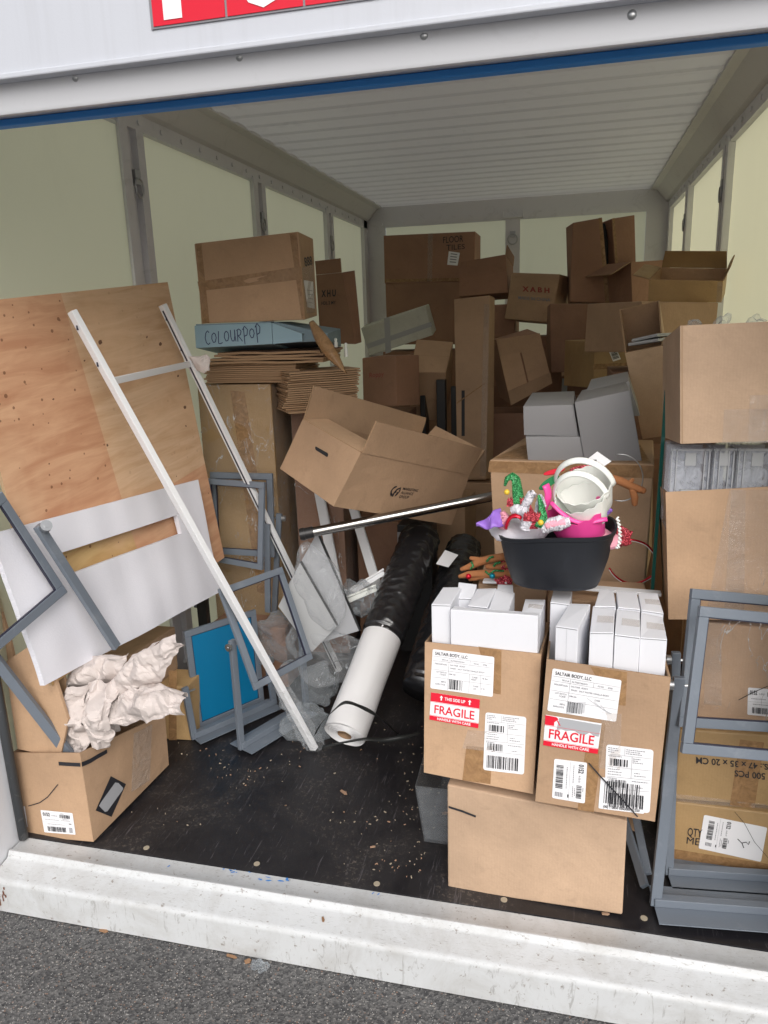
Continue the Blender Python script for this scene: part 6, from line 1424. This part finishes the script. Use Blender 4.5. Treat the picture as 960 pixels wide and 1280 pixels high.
# scalloped baskets
def scallop_basket(name, label, c, r, hgt, tilt, m, handle=True, yaw=0, hr=None, hh=None):
    R_ = Euler((tilt[0], tilt[1], yaw)).to_matrix(); c = V3(c); o = thing(name, label, 'basket', c, GP); n = 72; mb = MB(); b0 = len(mb.v)
    rws = [(0, .0), (0, .72), (.04, .76), (.5, .86), (1.0, 1.0), (1.0, .972), (.5, .835), (.05, .74), (.05, .0)]
    for (zz, k) in rws:
        for i in range(n):
            t = 2*PI*i/n; sc_ = .055*hgt*abs(math.sin(t*7)) if zz >= 1 else 0
            mb.v.append(c+R_@Vector((r*k*math.cos(t), r*k*math.sin(t), hgt*zz+sc_*1.6)))
    for q in range(len(rws)-1):
        for i in range(n): mb.f.append([b0+q*n+i, b0+q*n+(i+1) % n, b0+(q+1)*n+(i+1) % n, b0+(q+1)*n+i]); mb.mi.append(0)
    mb.build('body', M[m], o, smooth='auto')
    if handle:
        H_ = hh or r*1.5; mb = MB()
        pts = [c+R_@Vector((r*1.02*math.cos(PI*k/28), 0, hgt*.9+H_*math.sin(PI*k/28))) for k in range(29)]
        mb.tube(pts, .0085, 8, flat=.35); mb.build('handle', M[m], o, smooth=True)
    return o
s1 = W_(600, 600, .25)
tl_ = (.62, .30, 0)
wz = on(*z4(610, 560), 1, .26)
scallop_basket('party_basket', 'white scalloped plastic basket tipped forward with its handle raised, the front one of two', W_(600, 655, .27), .066, .072, (.42, -.22), 'basket_white', yaw=-.25, hh=.085)
scallop_basket('party_basket', 'white scalloped plastic basket nested behind the front one', W_(615, 590, .30), .072, .070, (.55, -.20), 'basket_white', yaw=-.25, hh=.095)
scallop_basket('party_basket', 'hot pink plastic basket under the two white ones', W_(580, 730, .275), .076, .082, (.30, -.25), 'basket_pink', yaw=-.2, handle=False)
mb = MB(); mb.tube([W_(440+i*22, 575+40*math.sin(i*.35)+9*i, .20-.01*math.sin(i*.4)) for i in range(12)], .006, 8, flat=.5); tag(mb.build('pink_band', M['basket_pink'], None, loc=W_(500, 640, .2), smooth=True), 'curved hot pink handle lying over the pink basket rim', 'plastic band', GP)
mb = MB(); mb.tube([W_(418+12*math.sin(k*.5), 500+14*k, .25) for k in range(12)], .012, 10, flat=.4); tag(mb.build('pink_band', M['basket_pink'], None, loc=W_(418, 640, .25), smooth=True), 'broad pink strap at the left of the pink basket', 'strap', GP)
# red oval, green leaf
def oval(name, a, b, wd, m, label, y, cat, th=.004, n_=(.1, -1, .4)):
    a, b = W_(*a, y), W_(*b, y); c = (a+b)/2; d = (b-a)/2; s_ = d.cross(V3(n_)).normalized()*wd; nn = d.cross(s_).normalized()*th
    mb = MB(); mb.prism([c+d*math.cos(t)+s_*math.sin(t) for t in [2*PI*k/24 for k in range(24)]], nn); return tag(mb.build(name, M[m], None, loc=c, bevel=.001), label, cat, GP)
oval('red_disc', (408, 456), (500, 432), .007, 'basket_pink' if 0 else 'red_ball', 'narrow red plastic oval above the green leaf', .30, 'party piece')
oval('felt_leaf', (390, 520), (475, 462), .010, 'green_felt', 'dark green felt leaf left of the white baskets', .27, 'felt leaf')
oval('red_bow', (520, 440), (630, 428), .011, 'red_glitter', 'red glitter band behind the white basket handles', .34, 'party piece')
mb = MB(); mb.prism([W_(585, 400, .36), W_(640, 440, .36), W_(700, 400, .36), W_(640, 358, .36)], (0, .002, 0)); mb.build
tg = tag(mb.build('paper_tag', M['label'], None, loc=W_(640, 440, .36)), 'white paper tag with black letters behind the white handles', 'tag', GP)
mb = MB(); q = lambda x, y, off=0: W_(600+x, 415-y, .359); put_text(mb, q, 'CE', 0, 0, 22, 0, 0, .03); pt_ = mb.build('print', M['ink'], tg, weld=False)
# elf hat headband: two curling green glitter hats with yellow bells and red cuffs
def elf(pts, rs, bell, cuff, label, y):
    P_ = [W_(*p_, y) for p_ in pts]; o = thing('elf_hat', label, 'party headband', P_[0], GP)
    fine = []; fr = []
    for i in range(len(P_)-1):
        for k in range(5): fine.append(P_[i].lerp(P_[i+1], k/5)); fr.append(rs[i]+(rs[i+1]-rs[i])*k/5)
    fine.append(P_[-1]); fr.append(rs[-1]); mb = MB(); mb.tube(fine, fr, 12, flat=.6); mb.build('hat', M['green_glitter'], o, smooth=True)
    mb = MB(); mb.sphere(W_(*bell, y-.01), .0075); mb.build('bell', M['gold'], o, smooth=True)
    mb = MB(); c_ = W_(*cuff, y-.008); d_ = V3((0, 0, 1)); rr = random.Random(1)
    for k in range(7): a_ = c_+Vector((-.018+.006*k, 0, -.010)); mb.poly([a_+Vector((-.005, -.002*(k % 2), 0)), a_+Vector((.005, -.002*(k % 2), 0)), a_+Vector((.004, 0, .016)), a_+Vector((0, 0, .024+.004*rr.random())), a_+Vector((-.004, 0, .016))])
    mb.build('cuff', M['red_glitter'], o, solid=.003)
    return o
elf([(305, 585), (298, 530), (292, 480), (275, 462), (252, 475), (243, 505)], [.018, .016, .013, .011, .009, .005], (252, 532), (290, 578), 'curled green glitter elf hat with a yellow bell, standing left in the basket', .22)
elf([(392, 680), (408, 640), (400, 590), (388, 545)], [.016, .013, .009, .004], (397, 662), (362, 640), 'green glitter elf hat with a yellow bell, in the middle before the pink basket', .175)
# red headband, bunny ears, plush
mb = MB(); mb.tube([W_(290+42*math.cos(t), 690-58*math.sin(t), .19) for t in [PI*k/20 for k in range(21)]], .0065, 8, flat=.4); tag(mb.build('headband', M['red_ball'], None, loc=W_(290, 690, .19), smooth=True), 'red hoop headband standing at the left rim of the black basket', 'party headband', GP)
def plush(pts, rs, m, label, y, name='bunny_ear', inner=None):
    P_ = [W_(p_[0], p_[1], y) for p_ in pts]; fine, fr = [], []
    for i in range(len(P_)-1):
        for k in range(6): fine.append(P_[i].lerp(P_[i+1], k/6)); a_ = rs[i]+(rs[i+1]-rs[i])*k/6; fr.append(a_)
    fine.append(P_[-1]); fr.append(rs[-1]); o = thing(name, label, 'bunny ear', P_[0], GP); mb = MB(); rs_ = random.Random(len(pts)+int(pts[0][0])); fr = [r_*.86 for r_ in fr]
    f2, r2 = [], []
    for i_ in range(len(fine)-1):
        for k in range(4): f2.append(fine[i_].lerp(fine[i_+1], k/4)); r2.append(fr[i_]+(fr[i_+1]-fr[i_])*k/4)
    mb.tube(f2, r2, 22)
    for v_i in range(len(mb.v)): mb.v[v_i] = mb.v[v_i]+Vector((rs_.gauss(0, 1), rs_.gauss(0, 1), rs_.gauss(0, 1)))*.0009+Vector((0, 0, 1))*.004*noise.noise(mb.v[v_i]*60)
    b_ = mb.build('fur', M[m], o, smooth=True)
    if inner:
        mb = MB(); mb.tube([p_+Vector((0, -.008, .003)) for p_ in fine[3:-3]], [r_*.62 for r_ in fr[3:-3]], 10); mb.build('lining', M[inner], o, smooth=True)
plush([(400, 690), (440, 672), (480, 665), (525, 655)], [.014, .020, .022, .012], 'white_plush', 'white plush bunny ear with pink lining lying across the front of the basket', .18, inner='pink_soft')
plush([(235, 690), (238, 660), (245, 640), (232, 615)], [.012, .018, .015, .006], 'pink_soft', 'light pink bunny ear at the left rim of the basket', .22)
plush([(322, 610), (335, 580), (355, 545), (372, 530)], [.010, .013, .013, .009], 'white_plush', 'white plush ear rising behind the red cuff', .21)
plush([(270, 612), (295, 606), (325, 615), (330, 640)], [.010, .014, .016, .012], 'white_plush', 'white fluffy trim in the middle left of the basket', .20)
plush([(330, 690), (340, 655), (345, 630)], [.016, .018, .012], 'white_plush', 'white plush lump between the red hoop and the green hat', .18)
plush([(380, 620), (385, 580), (395, 545), (405, 560), (415, 600)], [.006, .006, .004, .004, .005], 'white_plush', 'thin white plush edging behind the middle green hat', .195)
plush([(620, 655), (650, 640), (700, 600)], [.012, .016, .008], 'purple', 'purple ribbon end at the right rim of the basket', .33)
# red glitter diamond between
mb = MB(); mb.prism([W_(345, 690, .17), W_(385, 690, .17), W_(380, 640, .17), (W_(352, 585, .17)), W_(342, 640, .17)], (0, .004, 0)); tag(mb.build('glitter_cuff', M['red_glitter'], None, loc=W_(365, 690, .17)), 'red glitter pointed cuff beside the middle green hat', 'party piece', GP)
# purple cloth over the left rim
mb = MB(); 
fold(mb, [W_(120, 682, .20), W_(180, 660, .19), W_(240, 640, .22)], [.004, .016, .024], .010, 51, (.1, -1, .5), 14, 24, curl=.006)
tag(mb.build('purple_cloth', M['purple'], None, loc=W_(180, 680, .2), solid=.0015, smooth=True), 'shiny purple cloth hanging over the left rim of the black basket', 'cloth', GP)
# filler under the heap
for k, (cx, cy, rx, m_, lb) in enumerate(((300, 700, .075, 'white_plush', 'white plush toy part filling the left of the basket'), (600, 735, .085, 'pink_soft', 'pale pink soft piece filling the right of the basket'))):
    c0 = W_(cx, cy, .285); mb = MB(); blob(mb, c0, (rx, .07, .03), (0, 0, 0), .008, 14, 60+k, 3); tag(mb.build('plush_filling', M[m_], None, loc=c0-Vector((0, 0, .03)), smooth=True), lb, 'plush', GP)
# white twisted cord
mb = MB(); pts = []
for k in range(40): t = k/39; a_, b_ = 725+12*math.sin(t*3.2)-30*max(0, t-.85), 640+130*min(1, t*1.15); p_ = W_(a_, b_, .145); pts.append(p_+Vector((.0028*math.cos(k*1.5), .0028*math.sin(k*1.5), 0)))
mb.tube(pts, .0026, 6); tag(mb.build('twisted_rope', M['basket_white'], None, loc=pts[-1], smooth=True), 'white twisted cord hanging over the right rim of the black basket', 'cord', GP)
# red bow and red/white hoop at right
mb = MB(); c0 = W_(745, 722, .40); blob(mb, c0, (.026, .02, .028), (0, 0, 0), .008, 40, 71, 3); tag(mb.build('red_bow', M['red_glitter'], None, loc=c0, smooth='auto'), 'red glitter bow right of the black basket', 'bow')
def hoop(label, pts, y, m='red_ball'):
    P_ = [W_(*p_, y) for p_ in pts]; fine = []
    for i in range(len(P_)-1):
        p0 = P_[max(i-1, 0)]; p1, p2 = P_[i], P_[i+1]; p3 = P_[min(i+2, len(P_)-1)]
        for k in range(5): t = k/5; fine.append(.5*((2*p1)+(-p0+p2)*t+(2*p0-5*p1+4*p2-p3)*t*t+(-p0+3*p1-3*p2+p3)*t**3))
    fine.append(P_[-1]); o = thing('headband', label, 'party headband', P_[-1]); mb = MB(); mb.tube(fine, .0034, 8); mb.build('hoop', M[m], o, smooth=True)
    mb = MB(); mb.tube([p_+Vector((0, -.001, -.0035)) for p_ in fine], .0022, 6); mb.build('lining', M['basket_white'], o, smooth=True)
hoop('thin red headband hoop against the worn carton right of the basket, with its lower arm', [(755, 735), (800, 738), (850, 757), (888, 800)], .70)
hoop('second arm of a red and white headband below the first one', [(690, 858), (715, 890), (760, 918), (820, 920), (886, 885)], .67)
mb = MB(); mb.tube([W_(740+95*math.sin(t), 470-100*math.cos(t)+.0, .62) for t in [PI*k/24*1.15-.2 for k in range(25)]], .0018, 6); tag(mb.build('wire_hoop', M['bolt'], None, loc=W_(800, 560, .62), smooth=True), 'thin wire hoop on the worn carton front right of the white baskets', 'wire hoop')
# reindeer antler headbands: branching felt antlers
def antler(label, segs, y, balls=(), cat='antler headband', vine=()):
    o = thing('antler', label, cat, W_(*segs[0][0][:2], y), 'brown felt antlers'); mb = MB()
    for pts in segs:
        P_ = [W_(p_[0], p_[1], y+(p_[3] if len(p_) > 3 else 0)) for p_ in pts]; rs = [p_[2] for p_ in pts]; fine, fr = [], []
        for i in range(len(P_)-1):
            for k in range(4): fine.append(P_[i].lerp(P_[i+1], k/4)); fr.append(rs[i]+(rs[i+1]-rs[i])*k/4)
        fine.append(P_[-1]); fr.append(rs[-1]); mb.tube(fine, fr, 10); mb.sphere(fine[-1], fr[-1]); mb.sphere(fine[0], fr[0])
    mb.build('horn', M['brown_plush'], o, smooth=True)
    for (a_, b_, m_) in balls: mb = MB(); mb.sphere(W_(a_, b_, y-.022), .0085, seg=16, rings=10); mb.build('bauble', M[m_], o, smooth=True)
    for v_ in vine:
        mb = MB(); mb.tube([W_(a_, b_, y-.012) for a_, b_ in v_], .0035, 6); mb.build('garland', M['green_glitter'], o, smooth=True)
antler('brown felt antler with baubles, lowest of the pair left of the basket', [[(52, 893, .006), (90, 885, .011), (140, 882, .012), (200, 882, .012), (262, 880, .011)], [(95, 905, .006), (120, 900, .008), (150, 890, .010)]], .42, ((88, 893, 'red_ball'), (190, 891, 'teal_ball')), vine=([(160, 870), (175, 885), (200, 868), (240, 870)],))
antler('brown felt antler with green garland, upper of the pair left of the basket', [[(60, 862, .006), (95, 850, .010), (130, 832, .012), (180, 818, .012), (240, 808, .011)], [(100, 815, .006), (125, 820, .008), (150, 828, .010)], [(170, 850, .008), (210, 852, .010), (250, 845, .010)]], .43, (), vine=([(100, 830), (108, 848), (96, 862)], [(165, 830), (180, 812), (195, 808)], [(195, 850), (205, 838), (225, 832)]))
antler('brown felt antler hanging over the worn carton front, right of the white baskets', [[(640, 462, .008), (690, 470, .012), (740, 485, .013), (780, 505, .012), (835, 525, .010)], [(770, 500, .009), (790, 480, .006)], [(790, 520, .010), (800, 555, .011), (800, 580, .009)]], .60, (), vine=([(685, 462), (690, 480), (705, 488)],))
mb = MB(); c0 = W_(240, 912, .40); blob(mb, c0, (.022, .02, .010), (0, 0, 0), .008, 40, 72, 3); tag(mb.build('red_bow', M['red_glitter'], None, loc=c0, smooth='auto'), 'red glitter scrap under the left antlers', 'bow')
mb = MB(); c0 = W_(235, 850, .44); blob(mb, c0, (.022, .02, .016), (0, 0, 0), .008, 40, 74, 3); tag(mb.build('red_bow', M['red_glitter'], None, loc=c0, smooth='auto'), 'red glitter lump between the left antlers and the black basket', 'bow')
# something for the antlers and hoops to lie on, behind the slim boxes
CART['mid'] = carton(hex_from((1.455, .52, .375), (0, 0, .0), (.20, .20, .75)), 'cardboard_box', 'closed brown carton behind the left fragile carton, under the felt antlers', tone='card')
CART['mid2'] = carton(hex_from((1.70, .48, .365), (0, 0, .0), (.28, .18, .73)), 'cardboard_box', 'closed brown carton behind the right fragile carton', tone='card')
mb = MB(); a, b = V3(on(712, 733, 1, .42)), V3(on(826, 742, 1, .42)); mb.bar(a, b, .03, .008, (0, 0, 1)); tag(mb.build('white_strip', M['rail_white'], None, loc=a, bevel=.001), 'flat white strip behind the back row of slim white boxes', 'strip')
mb = MB(); a, b = V3(on(604, 726, 1, .40)), V3(on(634, 727, 1, .40)); mb.bar(a, b, .03, .006, (0, 0, 1)); tag(mb.build('white_strip', M['rail_white'], None, loc=a, bevel=.001), 'short flat white strip under the left antlers', 'strip')

# ------------------------------------------------------------------ debris
rr = random.Random(77)
mb = MB()
for k in range(270):
    if k % 9 == 0: cl_ = (rr.uniform(.3, 1.28), rr.uniform(.03, .9), rr.uniform(.02, .16))
    if k < 150: x, y = cl_[0]+rr.gauss(0, cl_[2]), cl_[1]+rr.gauss(0, cl_[2])
    else: x, y = 1.24-abs(rr.gauss(0, .10)), rr.uniform(.05, .9)
    if not (.01 < y < 1.3): continue
    s_ = rr.choice((.0008, .0012, .0016, .003)); an = rr.uniform(0, PI); l_ = s_*rr.uniform(1, 5 if s_ < .003 else 3)
    c_ = Vector((x, y, .0012)); d_ = Vector((math.cos(an), math.sin(an), 0)); n_ = Vector((-d_.y, d_.x, 0))
    P_ = [c_+d_*l_*sx+n_*s_*sy+Vector((0, 0, zz)) for zz in (-.001, .001+.0006*rr.random()) for sy in (-.5, .5) for sx in (-.5, .5)]
    mb.hexa(P_, rr.choice((0, 0, 1)))
tag(mb.build('wood_debris', [M['dust_pale'], M['wood_chip']], None), 'scattered pale wood crumbs and dust on the black floor', 'debris', kind='stuff')
def chip(u, v, l, w_, an, m_, lb, z=.0, nm='wood_chip'):
    q = on(u, v, 2, z); c_ = Vector((q[0], q[1], z+.003)); d_ = Vector((math.cos(an), math.sin(an), .1)).normalized(); n_ = Vector((-d_.y, d_.x, 0)); mb = MB()
    o0 = [c_+d_*l*.5, c_+d_*l*.2+n_*w_*.5, c_-d_*l*.5+n_*w_*.35, c_-d_*l*.45-n_*w_*.4, c_+d_*l*.3-n_*w_*.5]; mb.prism(o0, (0, 0, .003)); tag(mb.build(nm, M[m_], None, loc=c_), lb, 'wood chip' if m_ == 'wood_chip' else 'leaf')
chip(430, 992, .038, .011, -.7, 'wood_chip', 'largest reddish wood chip lying alone on the black floor')
chip(466, 1060, .016, .006, .3, 'wood_chip', 'small wood chip on the floor near the sill')
chip(556, 1018, .020, .012, .2, 'wood_chip', 'reddish wood chip touching the left of the plain carton')
chip(757, 1144, .020, .008, .0, 'wood_chip', 'reddish chip at the foot of the plain carton')
chip(404, 1151, .020, .007, -1.1, 'leaf', 'small yellowish leaf lying on the white sill', z=-.022, nm='leaf')
chip(290, 1197, .035, .008, -.2, 'leaf', 'thin brown twig on the asphalt under the sill', z=GZ, nm='twig')
chip(310, 1203, .018, .014, .5, 'leaf', 'brown scrap on the asphalt under the sill', z=GZ, nm='leaf')
mb = MB(); c0 = V3(on(325, 1207, 2, GZ+.008)); blob(mb, c0, (.022, .014, .010), (0, 0, 0), .008, 60, 91, 3); tag(mb.build('plastic_scrap', M['bag_thick'], None, loc=c0-Vector((0, 0, .008)), smooth='auto'), 'crumpled clear plastic scrap on the asphalt under the sill', 'plastic scrap')
chip(130, 1165, .030, .010, -.1, 'leaf', 'dry leaf on the asphalt near the left of the sill', z=GZ, nm='leaf')
